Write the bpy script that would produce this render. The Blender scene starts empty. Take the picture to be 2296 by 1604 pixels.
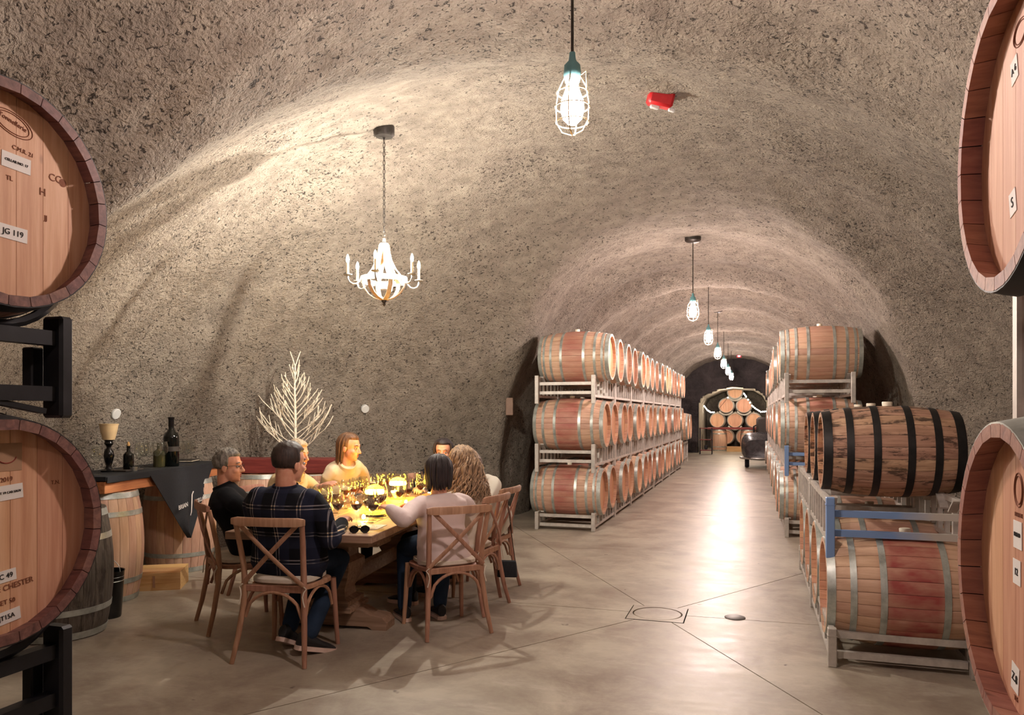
import bpy, math, random
import numpy as np
from mathutils import Vector, Matrix, Quaternion, noise

SC = bpy.context.scene
COL = SC.collection
rnd = random.Random(7)
R = math.radians
YAW = R(17.68)
FW = Vector((-math.sin(YAW), math.cos(YAW), 0)); RT = Vector((math.cos(YAW), math.sin(YAW), 0))
def at(u, v, d):
    return FW*d + RT*((u-1148)/1700*d) + Vector((0, 0, 1.5+(930-v)/1700*d))

# ------------------------------------------------------------ camera, world, light
cam = bpy.data.cameras.new('camera'); camo = bpy.data.objects.new('camera', cam); COL.objects.link(camo)
camo.location = (0, 0, 1.5); camo.rotation_euler = (R(90), 0, YAW)
cam.sensor_width = 36; cam.lens = 1700/2296*36; cam.shift_y = 128/2296
cam.clip_start = .05; cam.clip_end = 200
SC.camera = camo
w = bpy.data.worlds.new('world'); SC.world = w; w.use_nodes = True
w.node_tree.nodes['Background'].inputs[0].default_value = (1, .86, .76, 1)
w.node_tree.nodes['Background'].inputs[1].default_value = .01
SC.view_settings.view_transform = 'Standard'; SC.view_settings.look = 'None'
SC.view_settings.gamma = 1; SC.view_settings.use_curve_mapping = False
SC.view_settings.exposure = 0.68
SC.cycles.max_bounces = 6; SC.cycles.diffuse_bounces = 4; SC.cycles.transparent_max_bounces = 14; SC.cycles.adaptive_threshold = .04
SC.cycles.caustics_reflective = False; SC.cycles.caustics_refractive = False
SC.cycles.sample_clamp_indirect = 4
PEND_W = 82.; PEND_C = (1, .80, .72)
CHAN_W = 17.; CHAN_C = (1, .91, .79)
def point(name, loc, watt, colr, rad=.06):
    l = bpy.data.lights.new(name, 'POINT'); l.energy = watt; l.color = colr; l.shadow_soft_size = rad
    o = bpy.data.objects.new(name, l); o.location = loc; COL.objects.link(o); return o
# pendants of the same row that hang behind the camera
point('pendant_light_behind', (-.73, -.45, 2.8), PEND_W*.22, PEND_C)
point('pendant_light_behind', (-.73, -3.9, 2.8), PEND_W*.6, PEND_C)

# ------------------------------------------------------------ node helpers
def lin(r, g, b):
    f = lambda c: (c/255/12.92) if c/255 <= .04045 else ((c/255+.055)/1.055)**2.4
    return (f(r), f(g), f(b), 1)
class NT:
    def __init__(s, name):
        s.m = bpy.data.materials.new(name); s.m.use_nodes = True
        s.t = s.m.node_tree; s.n = s.t.nodes; s.b = s.n['Principled BSDF']; s.out = s.n['Material Output']
    def node(s, typ, **kw):
        n = s.n.new(typ)
        for k, v in kw.items():
            if k.startswith('i_'):
                key = k[2:]; key = int(key) if key.isdigit() else key
                s.set(n.inputs[key], v)
            else: setattr(n, k, v)
        return n
    def set(s, inp, v):
        if isinstance(v, bpy.types.NodeSocket): s.t.links.new(v, inp)
        else: inp.default_value = v
    def math(s, op, a, b=0.0, c=0.0, clamp=False):
        n = s.n.new('ShaderNodeMath'); n.operation = op; n.use_clamp = clamp
        s.set(n.inputs[0], a); s.set(n.inputs[1], b); s.set(n.inputs[2], c); return n.outputs[0]
    def mix(s, f, a, b, blend='MIX'):
        n = s.n.new('ShaderNodeMix'); n.data_type = 'RGBA'; n.blend_type = blend
        s.set(n.inputs[0], f); s.set(n.inputs[6], a); s.set(n.inputs[7], b); return n.outputs[2]
    def noise(s, vec, scale, detail=3, rough=.5, dist=0):
        n = s.n.new('ShaderNodeTexNoise'); s.set(n.inputs['Vector'], vec)
        s.set(n.inputs['Scale'], scale); n.inputs['Detail'].default_value = detail
        n.inputs['Roughness'].default_value = rough; n.inputs['Distortion'].default_value = dist
        return n.outputs[0]
    def coord(s, which='Object'):
        return s.n.new('ShaderNodeTexCoord').outputs[which]
    def mapping(s, vec, scale=(1, 1, 1), loc=None):
        n = s.n.new('ShaderNodeMapping'); s.set(n.inputs[0], vec); n.inputs['Scale'].default_value = scale
        if loc is not None: s.set(n.inputs['Location'], loc)
        return n.outputs[0]
    def ramp(s, f, *stops):
        n = s.n.new('ShaderNodeValToRGB'); s.set(n.inputs[0], f); e = n.color_ramp.elements
        while len(e) < len(stops): e.new(.5)
        for el, (p, c) in zip(e, stops):
            el.position = p; el.color = c if not isinstance(c, (int, float)) else (c, c, c, 1)
        return n.outputs[0]
    def bump(s, h, strength=.5, dist=.01, normal=None):
        n = s.n.new('ShaderNodeBump'); s.set(n.inputs['Height'], h)
        n.inputs['Strength'].default_value = strength; n.inputs['Distance'].default_value = dist
        if normal is not None: s.set(n.inputs['Normal'], normal)
        return n.outputs[0]
    def fin(s, color=None, rough=None, metal=None, normal=None, **kw):
        if color is not None: s.set(s.b.inputs['Base Color'], color)
        if rough is not None: s.set(s.b.inputs['Roughness'], rough)
        if metal is not None: s.set(s.b.inputs['Metallic'], metal)
        if normal is not None: s.set(s.b.inputs['Normal'], normal)
        for k, v in kw.items(): s.set(s.b.inputs[k.replace('_', ' ')], v)
        return s.m
def plain(name, rgb, rough=.6, metal=0, var=.12, scale=14, bump=.15, bd=.002, **kw):
    t = NT(name); c = t.coord(); c0 = lin(*rgb)
    n = t.noise(c, scale, 4)
    lo = tuple(x*(1-var) for x in c0[:3])+(1,); hi = tuple(min(1, x*(1+var)) for x in c0[:3])+(1,)
    return t.fin(t.ramp(n, (.3, lo), (.7, hi)), rough, metal, t.bump(t.noise(c, scale*6, 2), bump, bd), **kw)
def emis(name, colr, strength):
    t = NT(name); t.n.remove(t.b)
    e = t.node('ShaderNodeEmission'); e.inputs[0].default_value = tuple(colr)+(1,); e.inputs[1].default_value = strength
    t.t.links.new(e.outputs[0], t.out.inputs[0]); return t.m

M = {}
def mat_cave():
    t = NT('sprayed_concrete'); c = t.coord()
    big = t.noise(c, .8, 4, .6); mid = t.noise(c, 7, 5, .6)
    col = t.mix(big, lin(112, 103, 94), lin(137, 128, 117))
    col = t.mix(t.ramp(mid, (.35, 0), (.7, 1)), col, lin(152, 143, 130))
    wob = t.mapping(c, (1, 1, 1.25))
    h1 = t.noise(wob, 24, 3, .55, .6)
    h2 = t.noise(wob, 60, 2, .6, .3)
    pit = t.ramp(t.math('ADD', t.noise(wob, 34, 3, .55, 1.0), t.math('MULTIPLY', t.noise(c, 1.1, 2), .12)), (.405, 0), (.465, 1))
    col = t.mix(pit, lin(60, 53, 48), col)  # shade inside the pits is painted into the colour
    h = t.math('ADD', t.math('MULTIPLY', h1, 1.2), t.math('ADD', t.math('MULTIPLY', h2, .6), t.math('MULTIPLY', pit, .35)))
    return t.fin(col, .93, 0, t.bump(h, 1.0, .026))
M['cave'] = mat_cave()
def mat_rock():
    t = NT('dark_rock'); c = t.coord()
    n = t.noise(c, 1.1, 7, .65, .2)
    col = t.ramp(n, (.3, lin(50, 46, 48)), (.7, lin(98, 90, 90)))
    return t.fin(col, .9, 0, t.bump(n, 1, .4))
M['rock'] = mat_rock()
def mat_floor():
    t = NT('polished_concrete'); c = t.coord()
    big = t.noise(c, .55, 5, .6, .6)
    st = t.noise(t.mapping(c, (1, 1, 1)), 1.7, 9, .72, .25)
    sw = t.noise(t.mapping(c, (1.0, 3.6, 1)), 2.6, 8, .7, .35)
    col = t.ramp(big, (.3, lin(156, 147, 132)), (.75, lin(190, 181, 163)))
    col = t.mix(t.ramp(st, (.36, .8), (.60, 0)), col, lin(122, 106, 95))
    col = t.mix(t.ramp(sw, (.55, 0), (.75, .45)), col, lin(206, 196, 184))
    spots = t.ramp(t.noise(c, 9, 2), (.22, 1), (.27, 0))
    col = t.mix(spots, col, lin(92, 80, 70))
    ro = t.math('ADD', t.math('MULTIPLY', sw, .22), t.math('ADD', t.math('MULTIPLY', st, .24), .20))
    h = t.math('ADD', t.noise(t.mapping(c, (1.3, 1.3, 1)), 5, 3), t.math('MULTIPLY', st, .4))
    return t.fin(col, ro, 0, t.bump(h, .22, .012), Specular_IOR_Level=.5)
M['floor'] = mat_floor()
M['joint'] = plain('joint_dark', (52, 46, 42), .9)

def mat_oak(name, c1, c2, c3, axis='x', stain=True, dirt=0.0, hi=.55):
    t = NT(name); c = t.coord(); inf = t.node('ShaderNodeObjectInfo')
    off = t.node('ShaderNodeCombineXYZ'); r37 = t.math('MULTIPLY', inf.outputs['Random'], 37.0)
    t.set(off.inputs[0], r37); t.set(off.inputs[1], r37); t.set(off.inputs[2], r37)
    sc = {'x': (1.6, 26, 26), 'z': (26, 26, 1.6)}[axis]
    g = t.noise(t.mapping(c, sc, off.outputs[0]), 1.6, 6, .62, .4)
    g2 = t.noise(t.mapping(c, {'x': (2.5, 6, 6), 'z': (6, 6, 2.5)}[axis], off.outputs[0]), 1.3, 4, .6)
    col = t.ramp(g, (.28, lin(*c2)), (.52, lin(*c1)), (.75, lin(*c3)))
    tone = t.node('ShaderNodeAttribute'); tone.attribute_name = 'tone'
    val = t.math('ADD', .9, t.math('ADD', t.math('MULTIPLY', inf.outputs['Random'], .2), t.math('MULTIPLY', tone.outputs['Fac'], .22)))
    hsv = t.node('ShaderNodeHueSaturation'); t.set(hsv.inputs['Value'], val); t.set(hsv.inputs['Color'], col)
    t.set(hsv.inputs['Hue'], t.math('ADD', .485, t.math('MULTIPLY', inf.outputs['Random'], .022)))
    col = hsv.outputs[0]
    if dirt:
        d = t.ramp(t.noise(t.mapping(c, {'x': (3, 9, 9), 'z': (9, 9, 3)}[axis], off.outputs[0]), 1.6, 6, .7), (.40, dirt), (.48, 0))
        col = t.mix(d, col, lin(38, 28, 26))
    if stain:
        at_ = t.node('ShaderNodeAttribute'); at_.attribute_type = 'OBJECT'; at_.attribute_name = 'stain'
        sx = t.node('ShaderNodeSeparateXYZ'); t.set(sx.inputs[0], c)
        ax = t.math('ABSOLUTE', sx.outputs[0])
        band = t.ramp(t.math('ADD', ax, t.math('MULTIPLY', g2, .03)), (.13, 1), (.22, 0))
        f = t.math('MULTIPLY', t.math('MULTIPLY', band, at_.outputs['Fac']), t.ramp(g2, (.3, .25), (.7, .9)), clamp=True)
        col = t.mix(f, col, lin(160, 76, 72))
    knots = t.ramp(t.noise(t.mapping(c, {'x': (6, 14, 14), 'z': (14, 14, 6)}[axis], off.outputs[0]), 1.1, 1), (.17, .7), (.21, 0))
    col = t.mix(knots, col, lin(70, 42, 34))
    return t.fin(col, hi, 0, t.bump(g, .35, .003), Specular_IOR_Level=.35)
M['oak'] = mat_oak('oak_staves', (206, 170, 144), (190, 152, 126), (218, 186, 161))
M['oakhead'] = mat_oak('oak_head', (214, 166, 132), (194, 142, 110), (226, 184, 152), 'z', False)
M['oakchime'] = mat_oak('oak_rim', (152, 106, 90), (122, 84, 74), (170, 126, 108), 'x', True)
M['darkchime'] = mat_oak('dark_rim', (118, 82, 74), (80, 54, 52), (144, 104, 92), 'x', False)
M['oldoak'] = mat_oak('weathered_oak', (186, 150, 124), (150, 116, 94), (210, 178, 150), 'x', False, .8, .7)
M['oldhead'] = mat_oak('weathered_head', (190, 146, 104), (150, 108, 76), (206, 166, 126), 'z', False, .4, .7)
M['greyoak'] = mat_oak('grey_oak', (88, 80, 72), (48, 42, 38), (112, 102, 92), 'x', False, .6, .7)
M['darkwood'] = mat_oak('chair_wood', (172, 130, 106), (148, 108, 86), (190, 150, 126), 'z', False)
M['tablewood'] = mat_oak('table_wood', (158, 130, 108), (128, 102, 84), (182, 154, 130), 'x', False)
M['pine'] = mat_oak('pine_crate', (218, 176, 122), (196, 148, 98), (232, 196, 146), 'x', False)
M['plank'] = mat_oak('orange_plank', (204, 140, 88), (170, 108, 66), (220, 162, 108), 'x', False)
def mat_metal(name, c1, c2, rough=.42, metal=.85, bump=.25):
    t = NT(name); c = t.coord(); n = t.noise(c, 12, 5, .65)
    return t.fin(t.ramp(n, (.3, lin(*c1)), (.7, lin(*c2))), t.math('ADD', rough-.1, t.math('MULTIPLY', n, .25)), metal, t.bump(t.noise(c, 60, 2), bump, .001))
M['hoop'] = mat_metal('galvanised_hoop', (150, 156, 152), (206, 212, 206), .38, .55)
M['rack'] = mat_metal('galvanised_rack', (176, 170, 164), (214, 208, 200), .5, .35)
M['blackhoop'] = mat_metal('black_hoop', (28, 28, 30), (52, 50, 50), .5, .5)
M['blacksteel'] = mat_metal('black_steel', (14, 14, 18), (30, 30, 36), .45, .3)
M['iron'] = mat_metal('dark_iron', (58, 54, 52), (92, 88, 84), .45, .7)
M['paleiron'] = mat_metal('pale_iron', (150, 150, 148), (190, 190, 186), .4, .6)
M['bung'] = plain('silicone_bung', (236, 226, 206), .5)
M['sticker'] = plain('paper_sticker', (236, 232, 228), .7, var=.03)
M['ink'] = plain('black_ink', (38, 34, 34), .8)
M['brand'] = plain('burnt_mark', (138, 84, 60), .8)
M['redplastic'] = plain('red_plastic', (206, 40, 48), .4)
M['clearplastic'] = plain('clear_plastic', (226, 230, 230), .2)
M['teal'] = plain('flare_teal_socket', (118, 176, 186), .5)  # teal tint of the lens flare, painted into the socket colour
M['brass'] = mat_metal('cage_wire', (216, 190, 150), (236, 214, 178), .35, .8)
M['white'] = plain('white_cover', (214, 216, 214), .6, var=.04)
M['blackcloth'] = plain('black_cloth', (30, 32, 38), .85, var=.2, scale=60, bump=.4)
M['maroon'] = mat_oak('maroon_board', (120, 52, 48), (96, 38, 38), (140, 66, 60), 'x', False)
M['birch'] = plain('birch_twig', (232, 222, 204), .7, var=.25, scale=40)
M['cream'] = plain('cream_glass', (232, 208, 164), .45, var=.08)
M['blackgloss'] = plain('black_gloss', (14, 14, 16), .15)
M['bottle'] = plain('dark_bottle_glass', (8, 12, 10), .08, var=.05, bump=0)
M['olive'] = plain('olive_bottle_glass', (74, 72, 46), .1, bump=0)
M['wine'] = plain('red_wine', (62, 8, 16), .05, var=.02, bump=0)
M['paper'] = plain('menu_paper', (232, 220, 196), .8, var=.03)
M['slate'] = plain('slate_tray', (60, 54, 50), .6)
M['foil'] = mat_metal('foil', (170, 170, 170), (210, 210, 210), .3, .9)
M['bulb'] = emis('bulb_glow', PEND_C, 1)
def mat_glass(name, tint=(1, 1, 1), ior=1.45, rough=0.0):
    t = NT(name); t.n.remove(t.b)
    tr = t.node('ShaderNodeBsdfTransparent'); tr.inputs[0].default_value = tuple(tint)+(1,)
    gl = t.node('ShaderNodeBsdfGlossy'); gl.inputs['Roughness'].default_value = .03+rough
    fr = t.node('ShaderNodeLayerWeight'); fr.inputs[0].default_value = .5
    f = t.math('ADD', t.math('MULTIPLY', t.math('POWER', fr.outputs['Facing'], 3.0), .6), .06, clamp=True)
    mx = t.node('ShaderNodeMixShader'); t.t.links.new(f, mx.inputs[0])
    t.t.links.new(tr.outputs[0], mx.inputs[1]); t.t.links.new(gl.outputs[0], mx.inputs[2])
    t.t.links.new(mx.outputs[0], t.out.inputs[0]); return t.m
M['glass'] = mat_glass('clear_glass', (.97, .98, .97))

# ------------------------------------------------------------ mesh helpers
class MB:
    def __init__(s): s.v = []; s.f = []
    def add(s, vs, fs, m=None):
        k = len(s.v)
        s.v += [tuple(m @ Vector(p)) if m is not None else tuple(p) for p in vs]
        s.f += [tuple(i+k for i in f) for f in fs]; return s
    def box(s, c, d, rz=0, m=None, b=0):
        x, y, z = d[0]/2, d[1]/2, d[2]/2
        if b:
            b = min(b, x*.9, y*.9, z*.9); vs = []
            for zz, ins in ((-z, b), (-z+b, 0), (z-b, 0), (z, b)):
                X, Y = x-ins, y-ins
                vs += [(-X+b*(ins == 0), -Y, zz), (X-b*(ins == 0), -Y, zz), (X, -Y+b*(ins == 0), zz), (X, Y-b*(ins == 0), zz),
                       (X-b*(ins == 0), Y, zz), (-X+b*(ins == 0), Y, zz), (-X, Y-b*(ins == 0), zz), (-X, -Y+b*(ins == 0), zz)]
            fs = [tuple(range(7, -1, -1)), tuple(range(24, 32))]
            for r in range(3):
                for i in range(8): fs.append((r*8+i, r*8+(i+1) % 8, r*8+8+(i+1) % 8, r*8+8+i))
        else:
            vs = [(i, j, k) for k in (-z, z) for j in (-y, y) for i in (-x, x)]
            fs = [(0, 2, 3, 1), (4, 5, 7, 6), (0, 1, 5, 4), (2, 6, 7, 3), (0, 4, 6, 2), (1, 3, 7, 5)]
        mm = Matrix.Translation(c) @ Matrix.Rotation(rz, 4, 'Z')
        if m is not None: mm = Matrix.Translation(c) @ m
        return s.add(vs, fs, mm)
    def bar(s, a, b, w, h=None, up=(0, 0, 1)):      # square section bar from a to b
        a = Vector(a); b = Vector(b); h = h or w; d = (b-a); L = d.length; d.normalize()
        u = Vector(up)
        if abs(d.dot(u)) > .95: u = Vector((1, 0, 0))
        x = d.cross(u).normalized(); y = x.cross(d)
        m = Matrix((x, d, y)).transposed().to_4x4()
        return s.box((a+b)/2, (w, L, h), m=m)
    def loft(s, rings, cap=True):                   # rings: lists of equal length
        n = len(rings[0]); k = len(s.v)
        for r in rings: s.v += [tuple(p) for p in r]
        for i in range(len(rings)-1):
            for j in range(n):
                s.f.append((k+i*n+j, k+i*n+(j+1) % n, k+(i+1)*n+(j+1) % n, k+(i+1)*n+j))
        if cap:
            s.f.append(tuple(k+j for j in range(n-1, -1, -1)))
            s.f.append(tuple(k+(len(rings)-1)*n+j for j in range(n)))
        return s
    def tube(s, pts, r, seg=8, cap=True, flat=1.0, up=(0, 0, 1), closed=False):
        pts = [Vector(p) for p in pts]; n = len(pts)
        rr = r if isinstance(r, (list, tuple)) else [r]*n
        rings = []; px = None
        for i, p in enumerate(pts):
            if closed: d = pts[(i+1) % n]-pts[i-1]
            else: d = pts[min(i+1, n-1)]-pts[max(i-1, 0)]
            d.normalize()
            if px is None:
                u = Vector(up)
                if abs(d.dot(u)) > .95: u = Vector((1, 0, 0)) if abs(d.x) < .9 else Vector((0, 1, 0))
                px = d.cross(u).normalized()
            px = (px - d*px.dot(d)).normalized(); py = px.cross(d)
            rings.append([p+px*math.cos(2*math.pi*j/seg)*rr[i]+py*math.sin(2*math.pi*j/seg)*rr[i]*flat for j in range(seg)])
        if closed: rings.append(rings[0]); cap = False
        return s.loft(rings, cap)
    def lathe(s, prof, seg=24, c=(0, 0, 0), axis='z', cap=True):
        rings = []
        for r, z in prof:
            ring = []
            for j in range(seg):
                a = 2*math.pi*j/seg; q = (r*math.cos(a), r*math.sin(a))
                p = (q[0], q[1], z) if axis == 'z' else (z, q[0], q[1])
                ring.append((p[0]+c[0], p[1]+c[1], p[2]+c[2]))
            rings.append(ring)
        return s.loft(rings, cap)
    def ell(s, c, r, seg=16, rings=10, m=None):
        vs = []; fs = []
        for i in range(1, rings):
            th = math.pi*i/rings
            for j in range(seg):
                a = 2*math.pi*j/seg; vs.append((r[0]*math.sin(th)*math.cos(a), r[1]*math.sin(th)*math.sin(a), r[2]*math.cos(th)))
        vs += [(0, 0, r[2]), (0, 0, -r[2])]; T = len(vs)-2
        for i in range(rings-2):
            for j in range(seg): fs.append((i*seg+j, (i+1)*seg+j, (i+1)*seg+(j+1) % seg, i*seg+(j+1) % seg))
        for j in range(seg):
            fs.append((T, j, (j+1) % seg)); fs.append((T+1, (rings-2)*seg+(j+1) % seg, (rings-2)*seg+j))
        mm = Matrix.Translation(c)
        if m is not None: mm = mm @ m
        return s.add(vs, fs, mm)
    def mesh(s, name, mat, smooth=True, angle=40):
        me = bpy.data.meshes.new(name); me.from_pydata(s.v, [], s.f); me.update()
        if mat is not None: me.materials.append(mat)
        if smooth:
            me.shade_smooth()
            if angle: me.set_sharp_from_angle(angle=R(angle))
        return me
    def build(s, name, mat, parent=None, smooth=True, angle=40, loc=None, rot=None):
        return link(name, s.mesh(name, mat, smooth, angle), parent, loc, rot)
def link(name, me, parent=None, loc=None, rot=None):
    o = bpy.data.objects.new(name, me); COL.objects.link(o)
    if parent is not None: o.parent = parent
    if loc is not None: o.location = loc
    if rot is not None: o.rotation_euler = rot
    return o
def tag(o, label=None, cat=None, group=None, kind=None):
    for k, v in (('label', label), ('category', cat), ('group', group), ('kind', kind)):
        if v: o[k] = v
    return o
def thing(name, label, cat, loc=(0, 0, 0), rz=0, group=None):
    o = bpy.data.objects.new(name, None); COL.objects.link(o); o.location = loc; o.rotation_euler = (0, 0, rz)
    o.empty_display_size = .1
    return tag(o, label, cat, group)
KIDS = {}
def kids(o):
    return list(o.children)
def dup(o, parent=None, loc=None, rz=None, label=None, group=None):
    ch = kids(o); c = o.copy(); COL.objects.link(c)
    if parent is not None: c.parent = parent
    if loc is not None: c.location = loc
    if rz is not None: c.rotation_euler = (0, 0, rz)
    if label: c['label'] = label
    if group: c['group'] = group
    for k in ch: dup(k, c)
    return c
def text(s, parent, mw, size, mat, name='lettering', ext=.0008):
    cu = bpy.data.curves.new(name, 'FONT'); cu.body = s; cu.size = size; cu.extrude = ext
    cu.align_x = 'CENTER'; cu.align_y = 'CENTER'; cu.materials.append(mat); cu.resolution_u = 3
    tmp = bpy.data.objects.new(name, cu); me = bpy.data.meshes.new_from_object(tmp)
    bpy.data.objects.remove(tmp); bpy.data.curves.remove(cu)
    o = link(name, me, parent); o.matrix_local = mw; return o

# ------------------------------------------------------------ the cave
CX, TA, TB, TN = -.73, 2.65, 3.72, 2.4
def h_main(x, y):
    wv = .10*np.sin(2*np.pi*(y-1.2)/1.72)*np.clip((y-9.5)/2, 0, 1)
    a = TA+wv*.6; b = TB+wv
    t = np.abs(x-CX)/a
    return np.where(t < 1, b*np.clip(1-t**TN, 1e-9, 1)**(1/TN), -(t-1)*12)
def h_cham(x, y):
    c, s = math.cos(.789), math.sin(.789)
    u = (x+1.404)*c+(y-6.559)*s; v = -(x+1.404)*s+(y-6.559)*c
    rho = np.abs(u/4.875)**2.2+np.abs(v/3.98)**2.2
    return np.where(rho < 1, 4.04*np.clip(1-rho**(2.15/2.2), 1e-9, 1)**(1/2.15), -(rho-1)*8)
def h_roof(x, y):
    a, b = h_main(x, y), h_cham(x, y)
    k = .10
    return .5*(a+b+np.sqrt((a-b)**2+k*k))-.5*k*k/np.sqrt((a-b)**2+k*k+1e-9)*0
def roof_z(x, y): return float(h_roof(np.array([x]), np.array([y]))[0])
_rg = np.random.default_rng(3)
_W = [(_rg.normal(size=3)*f, _rg.random()*6.28, am) for f, am, n in ((1.6, .012, 6), (4.5, .006, 6), (11., .0035, 6)) for _ in range(n)]
def lump(P):
    r = np.zeros(P.shape[:-1])
    for k, ph, am in _W: r += am*np.sin(P@k+ph)
    return r
def build_cave():
    ys = np.concatenate([np.arange(-7, 0, .25), np.arange(0, 11.6, .05), np.arange(11.6, 31.05, .12)])
    NTH = 150
    th = np.linspace(0, np.pi, NTH)
    rs = np.arange(.4, 9, .03)
    V = np.zeros((len(ys), NTH, 3))
    for i, y in enumerate(ys):
        X = CX+np.cos(th)[:, None]*rs; Z = np.sin(th)[:, None]*rs
        g = h_roof(X, np.full_like(X, y))-Z
        out = g < 0
        k = np.argmax(out, axis=1); k = np.clip(k, 1, len(rs)-1)
        idx = np.arange(NTH); g0 = g[idx, k-1]; g1 = g[idx, k]
        r = rs[k-1]+(rs[k]-rs[k-1])*np.clip(g0/(g0-g1+1e-9), 0, 1)
        P = np.stack([CX+np.cos(th)*r, np.full(NTH, y), np.sin(th)*r], -1)
        r2 = r+lump(P)
        V[i] = np.stack([CX+np.cos(th)*r2, np.full(NTH, y), np.sin(th)*r2], -1)
    # vertex normals of the whole vault, so that its walls and ceiling meet without a seam
    dy = np.gradient(V, axis=0); dt = np.gradient(V, axis=1)
    Nn = np.cross(dt, dy); Nn /= np.linalg.norm(Nn, axis=-1, keepdims=True)+1e-12
    mid = np.array([CX, 0, 0]); 
    for name, j0, j1 in (('wall_right', 0, 50), ('ceiling', 50, 100), ('wall_left', 100, NTH-1)):
        vs = V[:, j0:j1+1].reshape(-1, 3); m = j1-j0+1
        ii, jj = np.meshgrid(np.arange(len(ys)-1), np.arange(m-1), indexing='ij')
        a = (ii*m+jj).ravel(); fs = np.stack([a, a+m, a+m+1, a+1], -1)
        me = bpy.data.meshes.new(name); me.from_pydata(vs.tolist(), [], fs.tolist()); me.update()
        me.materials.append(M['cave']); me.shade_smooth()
        nn = Nn[:, j0:j1+1].reshape(-1, 3)
        # face the inside
        f0 = me.polygons[len(me.polygons)//2]
        ctr = Vector((CX, f0.center.y, 1.0))
        if f0.normal.dot(ctr-f0.center) < 0: me.flip_normals()
        k = len(nn)//2
        if np.dot(nn[k], np.array(ctr)-vs[k]) < 0: nn = -nn
        me.normals_split_custom_set_from_vertices(nn.tolist())
        tag(link(name, me), kind='structure')
build_cave()
# back wall behind the camera
b = MB(); b.box((CX, -7.1, 2), (7, .2, 5)); tag(b.build('wall_back', M['cave'], smooth=False), kind='structure')
# rough rock end wall with an arched opening, and the small room behind it
YE = 31.0
ax = [(-2.06, 0), (-2.06, 1.95), (-1.95, 2.2), (-1.3, 2.5), (-.8, 2.58), (.0, 2.52), (.35, 2.3), (.52, 2.0), (.52, 0)]
b = MB()
for k, (x, z) in enumerate(ax):       # fan of quads from the opening to an outer frame, rough face
    pass
NX, NZ = 70, 48
vv = {}; vs = []; fs = []
def in_open(x, z):
    for k in range(len(ax)-1):
        (x0, z0), (x1, z1) = ax[k], ax[k+1]
        if x0 != x1 and min(x0, x1) <= x <= max(x0, x1) and z < z0+(z1-z0)*(x-x0)/(x1-x0): return True
    return False
XS = np.linspace(-3.8, 2.4, NX); ZS = np.linspace(0, 4.2, NZ)
def rv(i, j):
    if (i, j) not in vv:
        x, z = XS[i], ZS[j]
        vv[(i, j)] = len(vs)
        n = noise.fractal(Vector((x*1.1, 3.3, z*1.1)), 1, 2, 4)
        vs.append((x, YE-.25+.3*n, z))
    return vv[(i, j)]
for i in range(NX-1):
    for j in range(NZ-1):
        if not in_open((XS[i]+XS[i+1])/2, (ZS[j]+ZS[j+1])/2):
            fs.append((rv(i, j), rv(i+1, j), rv(i+1, j+1), rv(i, j+1)))
b = MB(); b.add(vs, fs); tag(b.build('wall_end', M['rock'], angle=0), kind='structure')
b = MB(); rings = []
for y in (YE-.35, YE+.8, YE+2.5, YE+5.2): rings.append([(x, y, z) for x, z in ax])
n = len(ax)
for i, r_ in enumerate(rings): b.v += r_
for i in range(3):
    for j in range(n-1): b.f.append((i*n+j, i*n+j+1, (i+1)*n+j+1, (i+1)*n+j))
tag(b.build('wall_alcove', M['cave'], smooth=False), kind='structure')
b = MB(); b.box((-.8, YE+5.3, 1.4), (3.2, .1, 3.2)); tag(b.build('wall_alcove_back', M['cave'], smooth=False), kind='structure')

# ------------------------------------------------------------ floor: a base and ten saw-cut slabs round the drain
b = MB(); b.box((-1, 14, -.09), (12, 46, .1)); fl = tag(b.build('floor', M['joint'], smooth=False), kind='structure')
D = Vector((-.69, 5.77))
def clip_half(poly, p, nrm):
    out = []
    for i in range(len(poly)):
        a, c = poly[i-1], poly[i]; da = (a-p).dot(nrm); dc = (c-p).dot(nrm)
        if da*dc < 0: out.append(a+(c-a)*(da/(da-dc)))
        if dc >= 0: out.append(c)
    return out
rays = [121, 59, 2, -59, -124, 180]
rays = sorted(a % 360 for a in rays)
G = .004
def slab(poly):
    if len(poly) < 3: return
    n = len(poly); bm = MB()
    area = sum(poly[i-1].x*poly[i].y-poly[i].x*poly[i-1].y for i in range(n))
    if area < 0: poly = poly[::-1]
    bm.v = [(p.x, p.y, 0) for p in poly]+[(p.x, p.y, -.04) for p in poly]
    bm.f = [tuple(range(n)), tuple(range(2*n-1, n-1, -1))]+[(i, i+n, (i+1) % n+n, (i+1) % n) for i in range(n)]
    bm.build('concrete_slab', M['floor'], fl, smooth=False)
cuts = [-7.2, -.2, 11.6, 17.6, 23.6, 29.6, 36.5]
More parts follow.
